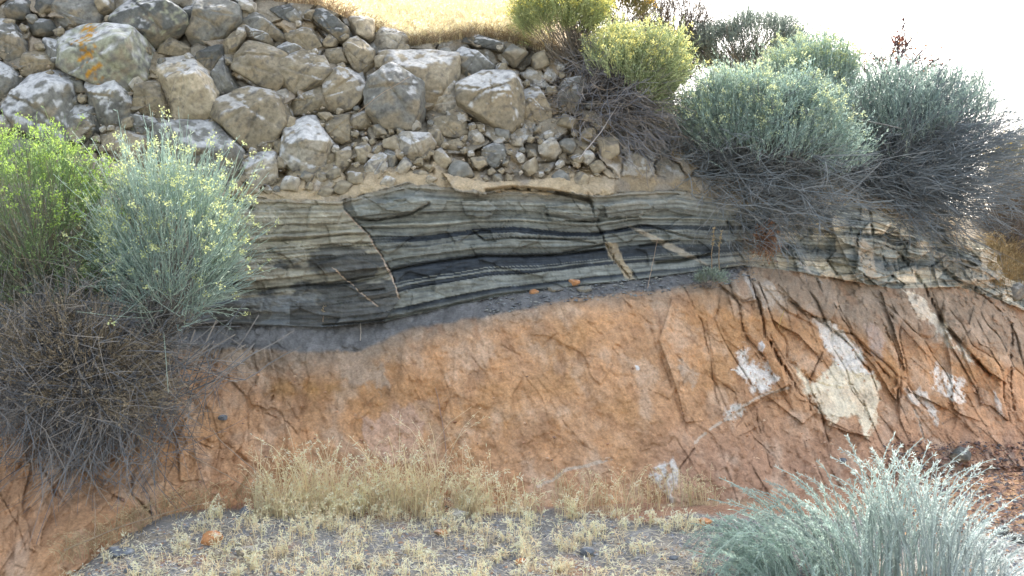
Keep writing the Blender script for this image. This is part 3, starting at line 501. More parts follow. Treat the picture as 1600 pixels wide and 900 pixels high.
# outline, palette, lichen, name, label, extras
BO = [
 (ZA([(270,140),(400,110),(560,130),(640,210),(630,320),(590,430),(540,400),(440,330),(380,340),(290,310),(240,270),(200,160)]), 'grey', .85, 'large grey boulder crusted with pale green lichen and an orange streak, upper left', dict(orange=True, green=.45)),
 (ZA([(490,60),(540,0),(680,-20),(800,60),(810,110),(740,160),(660,210),(600,140),(500,100)]), 'dark', .55, 'dark mossy boulder overhanging at the top left edge of the photo', dict(green=.3)),
 (ZA([(40,500),(100,350),(200,325),(290,350),(303,560),(285,660),(235,640),(170,590),(100,580)]), 'grey', .95, 'broad white lichened boulder low at the far left above the green bush', {}),
 (ZA([(305,440),(380,420),(415,570),(370,640),(320,675),(300,650),(310,560)]), 'grey', .6, 'narrow upright block squeezed between two white lichened boulders on the left', {}),
 (ZA([(385,350),(430,315),(520,370),(570,450),(570,530),(530,560),(470,555),(410,530),(380,460)]), 'grey', 1., 'egg-shaped boulder speckled with white lichen below the orange streak', {}),
 (ZA([(700,270),(760,250),(840,275),(900,330),(940,410),(930,520),(860,545),(740,545),(700,500),(690,420),(710,350)]), 'cream', .55, 'big cream rounded boulder in the left half of the boulder layer', {}),
 (ZA([(600,360),(680,330),(700,400),(730,480),(720,545),(650,510),(590,470)]), 'brown', .1, 'rough brown block against the left side of the big cream boulder', {}),
 (ZA([(930,330),(970,260),(1040,400),(1030,430),(960,450),(920,400)]), 'grey', .25, 'small leaning grey slab touching the right side of the big cream boulder', {}),
 (ZA([(860,250),(960,190),(970,240),(950,300),(910,330),(860,280)]), 'dark', .15, 'dark pointed stone on top of the leaning grey slab', {}),
 (ZA([(1025,280),(1090,190),(1180,210),(1250,240),(1250,350),(1210,400),(1130,370),(1060,330)]), 'brown', .05, 'square brown block below two thin pale slabs', {}),
 (ZB([(-10,240),(130,235),(215,315),(165,380),(100,410),(40,440),(10,440),(-20,400)]), 'brown', .3, 'brown block with a lit right shoulder left of the round tan boulder', {}),
 (ZA([(990,460),(1060,390),(1130,400),(1240,450),(1260,500),(1210,570),(1180,660),(1060,640),(1000,560),(940,520),(940,470)]), 'brown', .4, 'cracked layered boulder to the right of and below the big cream boulder', {}),
 (ZA([(665,620),(700,560),(800,545),(930,550),(980,600),(1050,670),(1050,800),(1000,820),(900,770),(800,780),(740,745),(690,700)]), 'grey', .45, 'widest grey-brown boulder at the bottom of the layer with a dark crack down its left', {}),
 (ZA([(570,505),(660,510),(695,550),(650,600),(570,580)]), 'grey', .5, 'small pale grey block above the left corner of the widest boulder', {}),
 (ZA([(430,590),(500,570),(620,610),(650,650),(620,740),(560,720),(480,670)]), 'tan', .2, 'tan weathered block left of the widest boulder', {}),
 (ZA([(1060,680),(1190,670),(1210,710),(1210,800),(1130,830),(1080,760)]), 'pale', .7, 'white topped block touching the right side of the widest boulder', {}),
 (ZB([(15,560),(60,520),(150,525),(220,600),(190,690),(170,790),(110,800),(60,740),(20,720),(10,620)]), 'pale', .8, 'pillar-like boulder with a flat white top below the round tan boulder', {}),
 (ZA([(0,270),(50,310),(70,400),(50,460),(0,470),(-60,400),(-40,290)]), 'grey', .7, 'lichened boulder cut by the left edge of the photo', {}),
 (ZA([(80,320),(110,230),(180,220),(230,280),(210,320),(130,330)]), 'brown', .1, 'small brown stone left of the orange streaked boulder', {}),
 (ZA([(-20,220),(-10,60),(50,110),(100,180),(110,250),(80,310),(30,260)]), 'grey', .45, 'tall grey boulder high at the left edge of the photo', {}),
 (ZA([(130,80),(220,90),(240,130),(180,150),(130,150)]), 'dark', .2, 'small dark stone above the small brown stone at upper left', {}),
 (ZA([(870,20),(950,-10),(1040,30),(1050,90),(980,160),(910,190),(840,180),(830,130)]), 'grey', .15, 'smooth grey boulder at the top beside two upright slabs', {}),
 (ZA([(1040,110),(1100,110),(1200,160),(1220,190),(1130,180),(1060,150)]), 'grey', .9, 'thin pale slab lying over the square brown block, left one of two', {}),
 (ZA([(1220,185),(1260,180),(1350,220),(1260,240),(1220,215)]), 'grey', .9, 'short pale slab lying over the square brown block, right one of two', {}),
 (ZA([(130,-20),(270,-20),(250,40),(180,60),(130,40)]), 'dark', .1, 'dark flat stone cut by the top edge near the left corner', {}),
 (ZA([(10,0),(120,-10),(130,60),(110,80),(40,80)]), 'dark', .3, 'dark stone in the top left corner', {}),
 (ZA([(280,-20),(430,-20),(440,80),(400,130),(250,110),(220,60)]), 'grey', .1, 'grey boulder with a flat face right above the orange streaked boulder', {}),
 (ZA([(1050,30),(1150,70),(1250,150),(1270,180),(1210,170),(1120,100),(1040,90)]), 'grey', .3, 'long grey slab sloping down to the right under the top rim grass', {}),
 (ZA([(1180,40),(1270,20),(1320,80),(1300,110),(1240,90)]), 'dark', .2, 'dark stone under an overhanging grass tuft at the top', {}),
 (ZA([(260,340),(350,340),(380,400),(375,410),(310,410)]), 'grey', .3, 'grey wedge between the broad white boulder and the egg-shaped boulder', {}),
 (ZA([(1200,410),(1250,395),(1285,430),(1260,470),(1220,450)]), 'pale', .3, 'small pale stone on the right shoulder of the cracked layered boulder', {}),
 (ZA([(795,-10),(848,-10),(855,130),(820,140)]), 'dark', .2, 'upright slab standing at the top rim, left one of the pair', {}),
 (ZA([(857,-10),(885,-10),(880,90),(862,110)]), 'dark', .2, 'upright slab standing at the top rim, right one of the pair', {}),
 (ZA([(690,230),(740,160),(820,200),(830,250),(740,240)]), 'brown', .0, 'brown shard under the dark overhanging boulder', {}),
 (ZA([(980,190),(1050,120),(1080,150),(1020,260),(990,280)]), 'brown', .0, 'narrow brown stone leaning on the left of the square brown block', {}),
 (ZA([(1200,610),(1230,580),(1260,640),(1250,720),(1210,710)]), 'brown', .1, 'small brown stone left of the pillar-like boulder', {}),
 (ZA([(190,170),(270,180),(280,290),(230,310),(190,240)]), 'grey', .6, 'grey lichened block on the left flank of the orange streaked boulder', {}),
 (ZB([(190,350),(240,295),(300,300),(360,370),(350,430),(300,480),(240,500),(195,470)]), 'tan', .6, 'nearly round tan boulder with a lichened white crown', {}),
 (ZB([(140,50),(190,45),(290,130),(290,170),(250,180),(200,110),(150,90)]), 'dark', .3, 'dark slab slanting below the rim grass above the round tan boulder', {}),
 (ZB([(275,190),(330,165),(400,220),(400,270),(350,320),(310,290),(280,240)]), 'tan', .3, 'tan block wedged between the slanting dark slab and the huge boulder', {}),
 (ZB([(180,180),(210,145),(240,175),(230,205),(190,210)]), 'tan', .3, 'small tan stone in the gap left of the slanting dark slab', {}),
 (ZB([(405,160),(450,120),(540,150),(560,210),(480,220),(405,210)]), 'pale', .5, 'pale square block directly on top of the huge boulder', {}),
 (ZB([(440,230),(600,220),(760,240),(760,335),(670,440),(650,490),(560,470),(470,400)]), 'tan', .55, 'huge flat-topped tan boulder in the middle of the boulder layer', {}),
 (ZB([(430,290),(490,285),(600,370),(600,470),(570,560),(450,560),(390,500),(375,400)]), 'grey', .4, 'projecting grey boulder in front of the left end of the huge boulder', dict(fwd=.12)),
 (ZB([(670,430),(750,340),(775,400),(785,470),(740,510),(650,490)]), 'pale', .4, 'pale angular block between the huge boulder and the white-capped one', {}),
 (ZB([(780,360),(850,330),(1000,330),(1060,400),(1050,520),(1000,580),(920,550),(870,470),(790,465)]), 'brown', .75, 'brown boulder with a broad white cap in the right of the boulder layer', dict(fwd=.06)),
 (ZB([(1060,350),(1100,340),(1135,400),(1180,480),(1180,540),(1100,590),(1040,580),(1060,500)]), 'tan', .6, 'knobbly tan boulder touching the right side of the white-capped one', {}),
 (ZB([(760,240),(800,210),(870,240),(930,290),(920,320),(840,340),(780,350)]), 'grey', .6, 'grey block resting on the white-capped boulder', {}),
 (ZB([(1200,440),(1250,350),(1330,340),(1335,430),(1290,500),(1210,500)]), 'grey', .65, 'last grey block at the right end of the layer beside the yellow bush', {}),
 (ZB([(770,170),(840,145),(960,190),(985,230),(900,210),(820,190)]), 'dark', .35, 'long dark slab on the rim under the bright golden grass', {}),
 (ZB([(515,600),(550,585),(640,590),(665,630),(640,690),(580,700),(520,660)]), 'pale', .55, 'pale six-sided stone in the dark hollow under the huge boulder', dict(fwd=.06)),
 (ZB([(365,730),(430,660),(460,680),(460,760),(410,800),(370,780)]), 'pale', .7, 'white triangular stone set low in the pale lip of soil', {}),
 (ZB([(450,640),(500,625),(510,680),(480,770),(460,770)]), 'grey', .3, 'upright grey sliver just right of the white triangular stone', {}),
 (ZB([(490,770),(540,690),(570,730),(540,780)]), 'pale', .4, 'small pale shard right of the upright grey sliver', {}),
 (ZB([(185,520),(290,510),(300,620),(250,640),(210,610)]), 'brown', .1, 'dull brown block under the round tan boulder', {}),
 (ZB([(300,500),(390,490),(390,550),(340,575),(300,575)]), 'brown', .2, 'brown stone under the left foot of the projecting grey boulder', {}),
 (ZB([(650,540),(700,515),(840,510),(840,570),(770,605),(700,590)]), 'brown', .05, 'flat brown stone under the pale angular block', {}),
 (ZB([(640,550),(680,550),(715,610),(700,650),(650,610)]), 'tan', .1, 'tan stone left below the flat brown stone', {}),
 (ZB([(825,580),(870,565),(890,620),(850,645),(820,625)]), 'pale', .3, 'upright pale stone right of a dark hole', {}),
 (ZB([(725,625),(780,610),(815,640),(780,665),(725,650)]), 'tan', .0, 'small tan stone sitting in the dark hole below the flat brown stone', {}),
 (ZB([(890,650),(960,625),(1000,700),(930,740),(880,700)]), 'grey', .35, 'grey stone in the pale soil below the white-capped boulder', {}),
 (ZB([(1000,590),(1050,610),(1060,645),(1010,640)]), 'pale', .3, 'small pale stone under the right corner of the white-capped boulder', {}),
 (ZB([(1130,640),(1190,600),(1225,660),(1200,700),(1140,690)]), 'pale', .2, 'cream stone in the pale soil furthest right', {}),
 (ZB([(320,650),(370,620),(400,660),(370,715),(325,710)]), 'tan', .3, 'tan stone left of the white triangular stone', {}),
 (ZB([(240,680),(300,635),(310,700),(270,750),(230,740)]), 'tan', .2, 'tan block right of the foot of the pillar-like boulder', {}),
 (ZB([(185,660),(240,650),(230,740),(190,740)]), 'brown', .1, 'brown chock touching the foot of the pillar-like boulder', {}),
 (ZB([(185,220),(260,210),(280,270),(210,290)]), 'brown', .1, 'brown block over the crown of the round tan boulder', {}),
 (ZB([(660,680),(700,655),(750,720),(700,760)]), 'tan', .2, 'tan shard right below the pale six-sided stone', {}),
 (ZB([(780,480),(860,485),(890,530),(830,510)]), 'grey', .2, 'thin grey stone under the left corner of the white-capped boulder', {}),
 (ZB([(570,740),(640,760),(640,790),(580,780)]), 'tan', .1, 'thin tan flake low in the pale lip below the six-sided stone', {}),
 (ZB([(150,760),(200,750),(190,830),(150,820)]), 'tan', .1, 'tan stone low under the pillar-like boulder', {}),
 (ZB([(0,30),(60,40),(90,80),(60,110),(0,70)]), 'grey', .3, 'grey stone in rim soil left of the slanting dark slab', {}),
 (ZB([(300,70),(390,80),(395,180),(330,150)]), 'tan', .3, 'tan block just under the rim left of the pale square block', {}),
 (ZB([(20,110),(130,130),(170,200),(110,225),(30,180)]), 'brown', .15, 'brown block over the pale slabs below the rim grass', {}),
 (ZB([(100,410),(170,385),(190,480),(120,500),(40,500),(30,455)]), 'brown', .15, 'brown block filling the gap above the pillar-like boulder', {}),
]
k = 0
for poly, pal, lich, lb, ex in BO:
    k += 1; p = np.array(poly); c = (p.min(0)+p.max(0))/2; ar = np.ptp(p[:, 0])*np.ptp(p[:, 1])
    fwd = ex.get('fwd', .0)
    D = float(depth(c[0], c[1])); s = D/F
    q = np.stack([(p[:, 0]-c[0])*s, -(p[:, 1]-c[1])*s], 1)*1.14
    sz = min(np.ptp(q[:, 0]), np.ptp(q[:, 1]))/2
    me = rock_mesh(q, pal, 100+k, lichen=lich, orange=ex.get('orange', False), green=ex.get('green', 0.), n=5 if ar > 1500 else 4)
    Dc = D-fwd-sz*.15+.02
    s2 = Dc/D
    link('boulder' if ar > 1200 else 'stone', me, M_rock, loc=P(c[0], c[1], Dc), label=lb, cat='boulder' if ar > 1200 else 'stone', group='boulders set in the top layer of the cut')
# small wedged stones
cent = np.array([np.array(b[0]).mean(0) for b in BO]); rad_ = np.array([np.sqrt(np.ptp(np.array(b[0])[:, 0])*np.ptp(np.array(b[0])[:, 1]))*.42 for b in BO])
placed = []
r = np.random.default_rng(21); tries = 0
while len(placed) < 190 and tries < 20000:
    tries += 1
    u = r.uniform(-10, 950); v = r.uniform(5, 300)
    if v > V1(u)-6 or v < V0(u)+8: continue
    if (u > 800 and r.uniform() < .55) or (v < 190 and r.uniform() < .85): continue
    s_ = r.uniform(6, 22) if tries < 5000 else r.uniform(5, 12)
    if (np.hypot(cent[:, 0]-u, cent[:, 1]-v) < rad_*1.0+s_*.62).any(): continue
    if placed and (np.hypot(np.array(placed)[:, 0]-u, np.array(placed)[:, 1]-v) < (np.array(placed)[:, 2]+s_)*.8).any(): continue
    placed.append((u, v, s_))
var = []
for j in range(14):
    n_ = r.integers(4, 7); an = np.sort(r.uniform(0, 2*np.pi, n_)+0)+0
    an = np.linspace(0, 2*np.pi, n_, False)+r.uniform(-.3, .3, n_); ra = r.uniform(.75, 1.2, n_)*.045
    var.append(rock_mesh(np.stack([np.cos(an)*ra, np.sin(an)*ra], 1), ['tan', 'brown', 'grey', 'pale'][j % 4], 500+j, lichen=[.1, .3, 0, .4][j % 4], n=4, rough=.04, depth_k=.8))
for m_ in var: m_.materials.append(M_rock)
for u, v, s_ in placed:
    D = float(depth(u, v)); o = link('stone', var[r.integers(14)], None, loc=P(u, v, D-.03), label='small stone wedged among the boulders in the tan soil', cat='stone', group='small stones wedged between the boulders')
    kk = s_*D/F/.045; o.scale = (kk, kk*r.uniform(.7, 1), kk*r.uniform(.8, 1.1)); o.rotation_euler = (0, r.uniform(-1, 1), 0)
# loose individual stones on ledge and ground
def loose(u, v, w_, h_, pal, lb, gd=False, seed=0, name='stone', lich=.1, dd=-.05):
    p0 = on_ground(u, v+h_*.35) if gd else on(u, v, dd); D = p0[1]; s = D/F
    r = np.random.default_rng(seed+900); n_ = 7; an = np.linspace(0, 2*np.pi, n_, False)+r.uniform(-.3, .3, n_); ra = r.uniform(.85, 1.15, n_)
    q = np.stack([np.cos(an)*ra*w_*.5*s, np.sin(an)*ra*h_*.5*s], 1)
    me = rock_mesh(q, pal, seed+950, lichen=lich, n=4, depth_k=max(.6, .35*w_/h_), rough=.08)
    z = p0+np.array([0, 0, h_*.30*s if gd else 0])
    link(name, me, M_stone, loc=z, label=lb, cat='stone', group='loose stones')
LO = [
 (897, 441, 20, 13, 'orange', 'bright orange stone on the grey ledge, right one of two', 0), (834, 456, 20, 9, 'orange', 'small orange stone on the grey ledge, left one of two', 0),
 (866, 452, 34, 9, 'grey', 'flat grey-green slab between the two orange ledge stones', 0), (914, 452, 26, 10, 'grey', 'grey block just right below the bright orange ledge stone', 0),
 (95, 890, 56, 30, 'orange', 'rounded orange boulder in the bottom left corner', 1), (332, 842, 34, 24, 'orange', 'orange lump in the straw left of centre', 1),
 (388, 862, 46, 16, 'brown', 'flat reddish stone right of the orange lump', 1), (712, 804, 38, 20, 'pale', 'cream wedge-shaped stone in the straw at the foot of the cut', 1),
 (690, 832, 24, 15, 'orange', 'small rusty stone just below the cream wedge-shaped stone', 1), (812, 878, 26, 12, 'orange', 'flat orange stone near the bottom centre', 1),
 (864, 886, 14, 8, 'orange', 'tiny orange stone right of the flat orange one', 1), (1103, 815, 26, 13, 'orange', 'orange stone left of the silvery bush', 1),
 (917, 862, 24, 16, 'blue', 'dark blue-grey stone right of centre in the gravel', 1), (384, 802, 22, 22, 'blue', 'blue-grey stone at the top of the straw mound', 1),
 (460, 795, 20, 12, 'blue', 'small blue-grey stone on the crest of the straw mound', 1), (190, 862, 60, 14, 'blue', 'long blue-grey slab on the mound at lower left', 1),
 (205, 892, 30, 16, 'blue', 'squarish blue-grey stone under the long slab at lower left', 1), (340, 866, 18, 14, 'pale', 'pale stone beside the flat reddish stone', 1),
 (560, 884, 20, 12, 'brown', 'brown stone near the bottom edge left of centre', 1), (1052, 872, 18, 8, 'blue', 'small grey chip left of the silvery bush', 1),
 (1568, 830, 26, 16, 'dark', 'dark stone right of the silvery bush', 1), (1592, 842, 22, 18, 'dark', 'dark stone at the right edge beyond the silvery bush', 1),
 (348, 652, 20, 10, 'blue', 'blue-grey stone lodged in the orange clay under the left bush', 0), (1318, 720, 13, 8, 'blue', 'small blue-grey stone lodged above the silvery bush', 0),
 (1500, 712, 36, 26, 'dark', 'dark crumbly lump on the red slope at right', 0), (1590, 455, 40, 30, 'grey', 'grey stone on the bank below the dry grass at the right edge', 0),
]
for j, (u, v, w_, h_, pal, lb, gd) in enumerate(LO): loose(u, v, w_, h_, pal, lb, bool(gd), j)

# ------------------------------------------------------------ plants
def tubes(paths, radii, sides=3):
    N, K, _ = paths.shape; t = np.gradient(paths, axis=1); t /= np.linalg.norm(t, axis=2, keepdims=True)+1e-9
    ref = np.array([.3, .9, .25]); a = np.cross(t, ref); a /= np.linalg.norm(a, axis=2, keepdims=True)+1e-9; b = np.cross(t, a)
    an = np.arange(sides)*2*np.pi/sides; ring = a[:, :, None]*np.cos(an)[None, None, :, None]+b[:, :, None]*np.sin(an)[None, None, :, None]
    v = paths[:, :, None]+ring*radii[:, :, None, None]
    i = np.arange(N*K*sides).reshape(N, K, sides); j = np.roll(i, -1, 2)
    f = np.stack([i[:, :-1], j[:, :-1], j[:, 1:], i[:, 1:]], -1).reshape(-1, 4)
    return v.reshape(-1, 3), f, K*sides
def diamonds(b, d, L, W, r):
    n = np.cross(d, r.normal(size=d.shape)); n /= np.linalg.norm(n, axis=1)[:, None]+1e-9
    L = np.broadcast_to(L, len(b))[:, None]; W = np.broadcast_to(W, len(b))[:, None]
    m = b+d*L*.5
    v = np.stack([b, m+n*W*.5, b+d*L, m-n*W*.5], 1).reshape(-1, 3); return v, np.arange(len(b)*4).reshape(-1, 4)
def cat_mesh(name, parts, m, parent=None, **kw):
    vs = []; fs = []; cs = []; o = 0
    for v, f, c in parts: vs.append(v); fs.append(f+o); cs.append(c); o += len(v)
    V_ = np.concatenate(vs); V_ = V_-(kw.pop('origin', np.zeros(3)))
    return link(name, mesh(name, V_, [np.concatenate(fs)], np.concatenate(cs)), m, parent, **kw)
def bez(a, c1, b, K):
    t = np.linspace(0, 1, K)[None, :, None]; return a[:, None]*(1-t)**2+2*c1[:, None]*t*(1-t)+b[:, None]*t*t
def unit(v): return v/(np.linalg.norm(v, axis=-1, keepdims=True)+1e-9)
def nrep(n, k): return np.repeat(np.arange(n), k)
def vary(r, n, k, base, amp=.25, hue=None):
    c = np.array(base)[None]*(1+r.uniform(-amp, amp, (n, 1)))
    if hue is not None: h = r.uniform(0, 1, (n, 1))**1.5; c = c*(1-h)+np.array(hue)[None]*h
    return np.repeat(c, k, 0)
def shrub(name, label, cat, u, v, D, ru, rv, root, seed, group=None, ry=None, n_main=260, n_side=4, twig=(.24, .24, .25), twig2=(.34, .29, .23), shoots=1500, leaf=(.33, .40, .30), leaf2=(.5, .55, .25), thr=-.05,
          sl=(.08, .17), leafn=7, ll=.028, lw=.006, flower=None, fl_n=.5, up=.55, dead_len=1., green_dir=(0, 0, 1), tr=.0022, droop=.0, fl_top=.0, shoot_r=.0016, lobes=9, mess=.016, spread=(.16, .12, .08), rnd=.55):
    r = np.random.default_rng(seed); s = D/F; c = P(u, v, D); rx = ru*s; rz = rv*s; ry = ry or (rx+rz)/2*.8; rt = np.array(root[:2]); rt = P(rt[0], rt[1], root[2])
    e = link(name, None, None, loc=rt, label=label, cat=cat, group=group)
    NL = lobes; ld = unit(r.normal(size=(NL, 3))*np.array([1, .7, 1])); lo_ = ld*r.uniform(.35, .62, (NL, 1)); lr = r.uniform(.42, .62, NL)
    def lumpy(d):
        # outline of a union of lobes, seen along direction d
        b = d@lo_.T; q = b*b-(lo_**2).sum(1)[None]+lr[None]**2; o_ = np.where(q > 0, b+np.sqrt(np.clip(q, 0, None)), 0).max(1)
        return np.maximum(o_, .62)*(1+.22*n3(d*3.2+seed, 1, 4))*1.08
    d = unit(r.normal(size=(n_main, 3))); d = d[(d[:, 1] < .75)]; n = len(d); rr = r.uniform(.55, 1.02, (n, 1))*lumpy(d)[:, None]
    rr = np.where(d[:, 2:3] > thr, rr*.86, rr*dead_len)
    tip = c+d*np.array([rx, ry, rz])*rr; tip[:, 2] -= droop*rx*np.clip(-d[:, 2], 0, 1)
    st = rt+r.normal(size=(n, 3))*np.array([rx*spread[0], ry*spread[1], rz*spread[2]]); ctl = st*.5+tip*.5+np.array([0, 0, 1])*(-.12*rz)*(d[:, 2:3] < .2)+unit(r.normal(size=(n, 3)))*rx*.16
    K = 8; pth = bez(st, ctl, tip, K); tw = np.linspace(0, 1, K)[None, :, None]; pth = pth+np.cumsum(r.normal(size=(n, K, 3)), 1)*tw*rx*mess*1.6
    ra = np.linspace(2.1, .8, K)[None]*tr*r.uniform(.7, 1.3, (n, 1))
    parts = []; v_, f_, k_ = tubes(pth, ra); parts.append((v_, f_, vary(r, n, k_, twig, .3, twig2)))
    # side twigs
    m = n*n_side; src = nrep(n, n_side); ti = r.integers(2, K-1, m); a = pth[src, ti]; out = unit(pth[src, K-1]-pth[src, ti]); ln = r.uniform(.12, .42, (m, 1))*(rx+rz)*.5
    b = a+(out+unit(r.normal(size=(m, 3)))*rnd)*ln; mid = (a+b)/2+r.normal(size=(m, 3))*ln*.13
    p2_ = bez(a, mid, b, 5); v_, f_, k_ = tubes(p2_, np.linspace(1.1, .5, 5)[None]*tr*r.uniform(.7, 1.2, (m, 1))); parts.append((v_, f_, vary(r, m, k_, twig, .35, twig2)))
    m2 = m; a = p2_[:, 2]; b = a+(unit(p2_[:, 4]-a)+unit(r.normal(size=(m, 3)))*.8)*r.uniform(.05, .2, (m, 1))*(rx+rz)*.5; p3_ = bez(a, (a+b)/2+r.normal(size=(m, 3))*.006, b, 4)
    v_, f_, k_ = tubes(p3_, np.linspace(.8, .45, 4)[None]*tr*np.ones((m, 1))); parts.append((v_, f_, vary(r, m, k_, twig, .35, twig2)))
    cat_mesh('branches', parts, M_twig, e, origin=rt)
    if shoots:
        gd = unit(np.array(green_dir, float)); d = unit(r.normal(size=(shoots*3, 3))); d = d[(d@gd > thr+r.normal(size=len(d))*.12) & (d[:, 1] < .7) & (n3(d*3.4+seed*7, 1, 3)+r.normal(size=len(d))*.07 > -.10)][:shoots]; n = len(d)
        cl = n3(d*5+seed*3, 1, 3); a = c+d*np.array([rx, ry, rz])*(lumpy(d)*(.80+.10*cl)*r.uniform(.62, 1.04, n)**.8)[:, None]
        ln = r.uniform(*sl, (n, 1))*r.uniform(.6, 1.5, (n, 1)); g = unit(d*(1-up)+np.array([0, 0, up])+r.normal(size=(n, 3))*.16); b = a+g*ln; pth = bez(a, (a+b)/2+r.normal(size=(n, 3))*ln*.08, b, 4)
        v_, f_, k_ = tubes(pth, np.linspace(1.2, .6, 4)[None]*shoot_r*np.ones((n, 1))); cc = vary(r, n, 1, leaf, .2, leaf2); cc = cc*(1+.25*cl[:, None])
        parts = [(v_, f_, np.repeat(cc, k_, 0))]
        q = nrep(n, leafn); t = r.uniform(.15, 1, len(q)); pt = a[q]*(1-t[:, None])+b[q]*t[:, None]; dd = unit(g[q]*.8+unit(r.normal(size=(len(q), 3)))*.6)
        v_, f_ = diamonds(pt, dd, ll*r.uniform(.6, 1.2, len(q)), lw, r); parts.append((v_, f_, np.repeat(cc[q]*r.uniform(.8, 1.25, (len(q), 1)), 4, 0)))
        cat_mesh('foliage', parts, M_leaf, e, origin=rt)
        if flower is not None:
            pk = np.where((r.uniform(size=n) < fl_n*(1+1.2*cl)) & (d[:, 2] > fl_top))[0]; q = np.repeat(pk, 14); pt = b[q]+r.normal(size=(len(q), 3))*.010; dd = unit(r.normal(size=(len(q), 3))+np.array([0, 0, .6]))
            v_, f_ = diamonds(pt, dd, .013, .009, r); cf = np.array(flower)*r.uniform(.65, 1.25, (len(q), 1)); cat_mesh('flowers', [(v_, f_, np.repeat(cf, 4, 0))], M_leaf, e, origin=rt)
    return e
GS = 'bushes along the rim of the cut'
sage = (.36, .45, .38); sage2 = (.50, .56, .36)
# rim, left to right
shrub('rabbitbrush', 'bright lime rabbitbrush with yellow flowers beside the golden rim grass', 'bush', 880, 40, 7.9, 84, 66, (912, 118, 8.05), 11, GS, shoots=2000, leaf=(.38, .45, .22), leaf2=(.58, .60, .28), flower=(.78, .72, .22), fl_n=.4, thr=-.35, n_main=220, twig=(.26, .24, .2))
shrub('rabbitbrush', 'lime yellow rabbitbrush with a grey twiggy skirt hanging down the bank', 'bush', 978, 128, 7.75, 100, 96, (925, 140, 8.05), 12, GS, shoots=2700, leaf=(.38, .46, .27), leaf2=(.58, .62, .34), flower=(.80, .76, .30), fl_n=.25, thr=-.05, green_dir=(.55, -.1, .8), n_main=900, n_side=5, dead_len=1.45, droop=.6, spread=(.4, .2, .3), mess=.03, twig=(.20, .21, .23))
shrub('rabbitbrush', 'widest rim bush, sage green crown over a big mass of grey twigs', 'bush', 1180, 232, 7.8, 165, 140, (1115, 250, 8.2), 13, GS, shoots=5200, leaf=(.36, .48, .44), leaf2=(.47, .57, .46), thr=-.06, green_dir=(.12, -.1, 1), n_main=1100, n_side=5, flower=(.66, .72, .42), fl_n=.15, twig=(.16, .185, .195), twig2=(.31, .32, .31), dead_len=1.15, droop=.1, sl=(.08, .2), spread=(.55, .2, .3), lobes=14, mess=.024)
shrub('sagebrush', 'pale sage green upright bush standing between the two big grey-twigged bushes', 'bush', 1266, 150, 8.35, 86, 72, (1265, 225, 8.6), 14, GS, shoots=2600, leaf=(.38, .50, .45), leaf2=(.48, .58, .48), thr=-.5, n_main=160, sl=(.12, .24), up=.75, flower=(.62, .68, .38), fl_n=.3)
shrub('rabbitbrush', 'rightmost big rim bush, blue-grey twigs sweeping right under a thin green top', 'bush', 1440, 230, 8.6, 178, 140, (1360, 260, 8.9), 15, GS, shoots=4200, leaf=(.36, .46, .43), leaf2=(.46, .56, .48), thr=.2, green_dir=(-.5, -.1, 1), n_main=1500, n_side=6, twig=(.16, .19, .205), twig2=(.31, .33, .33), dead_len=1.12, spread=(.35, .2, .22), lobes=14, mess=.02, droop=.05)
shrub('shrub', 'dark leafless-looking brown bush against the sky behind the lime yellow ones', 'bush', 1050, 52, 9.6, 84, 60, (1050, 125, 9.6), 16, GS, shoots=1300, leaf=(.16, .16, .15), leaf2=(.26, .22, .17), thr=-.6, n_main=420, twig=(.13, .12, .13), twig2=(.18, .13, .10), leafn=4, sl=(.05, .12))
shrub('sagebrush', 'low grey-green bush on the skyline behind the widest rim bush', 'bush', 1172, 82, 9.6, 118, 58, (1175, 160, 9.6), 17, GS, shoots=3000, leaf=(.24, .29, .26), leaf2=(.34, .39, .34), thr=-.7, n_main=400, twig=(.17, .165, .17), sl=(.07, .15))
shrub('rabbitbrush', 'small bush with orange-yellow flower heads at the top edge of the photo', 'bush', 968, 18, 9.2, 46, 30, (975, 60, 9.3), 18, GS, shoots=700, leaf=(.26, .27, .14), leaf2=(.35, .30, .15), flower=(.70, .42, .04), fl_n=.9, thr=-.5, n_main=90)
shrub('rabbitbrush', 'yellow flowered bush partly cut by the right edge of the photo', 'bush', 1588, 268, 10.2, 56, 54, (1590, 340, 10.2), 19, GS, shoots=1100, leaf=(.28, .30, .20), leaf2=(.40, .38, .22), flower=(.66, .50, .08), fl_n=.4, thr=-.6, n_main=200)
shrub('shrub', 'brown twiggy bush at the right edge below the yellow flowered one', 'bush', 1582, 330, 9.4, 78, 84, (1570, 395, 9.3), 20, GS, shoots=800, leaf=(.27, .24, .17), leaf2=(.36, .30, .2), thr=-.3, n_main=620, twig=(.24, .21, .19), twig2=(.34, .28, .2), leafn=3)
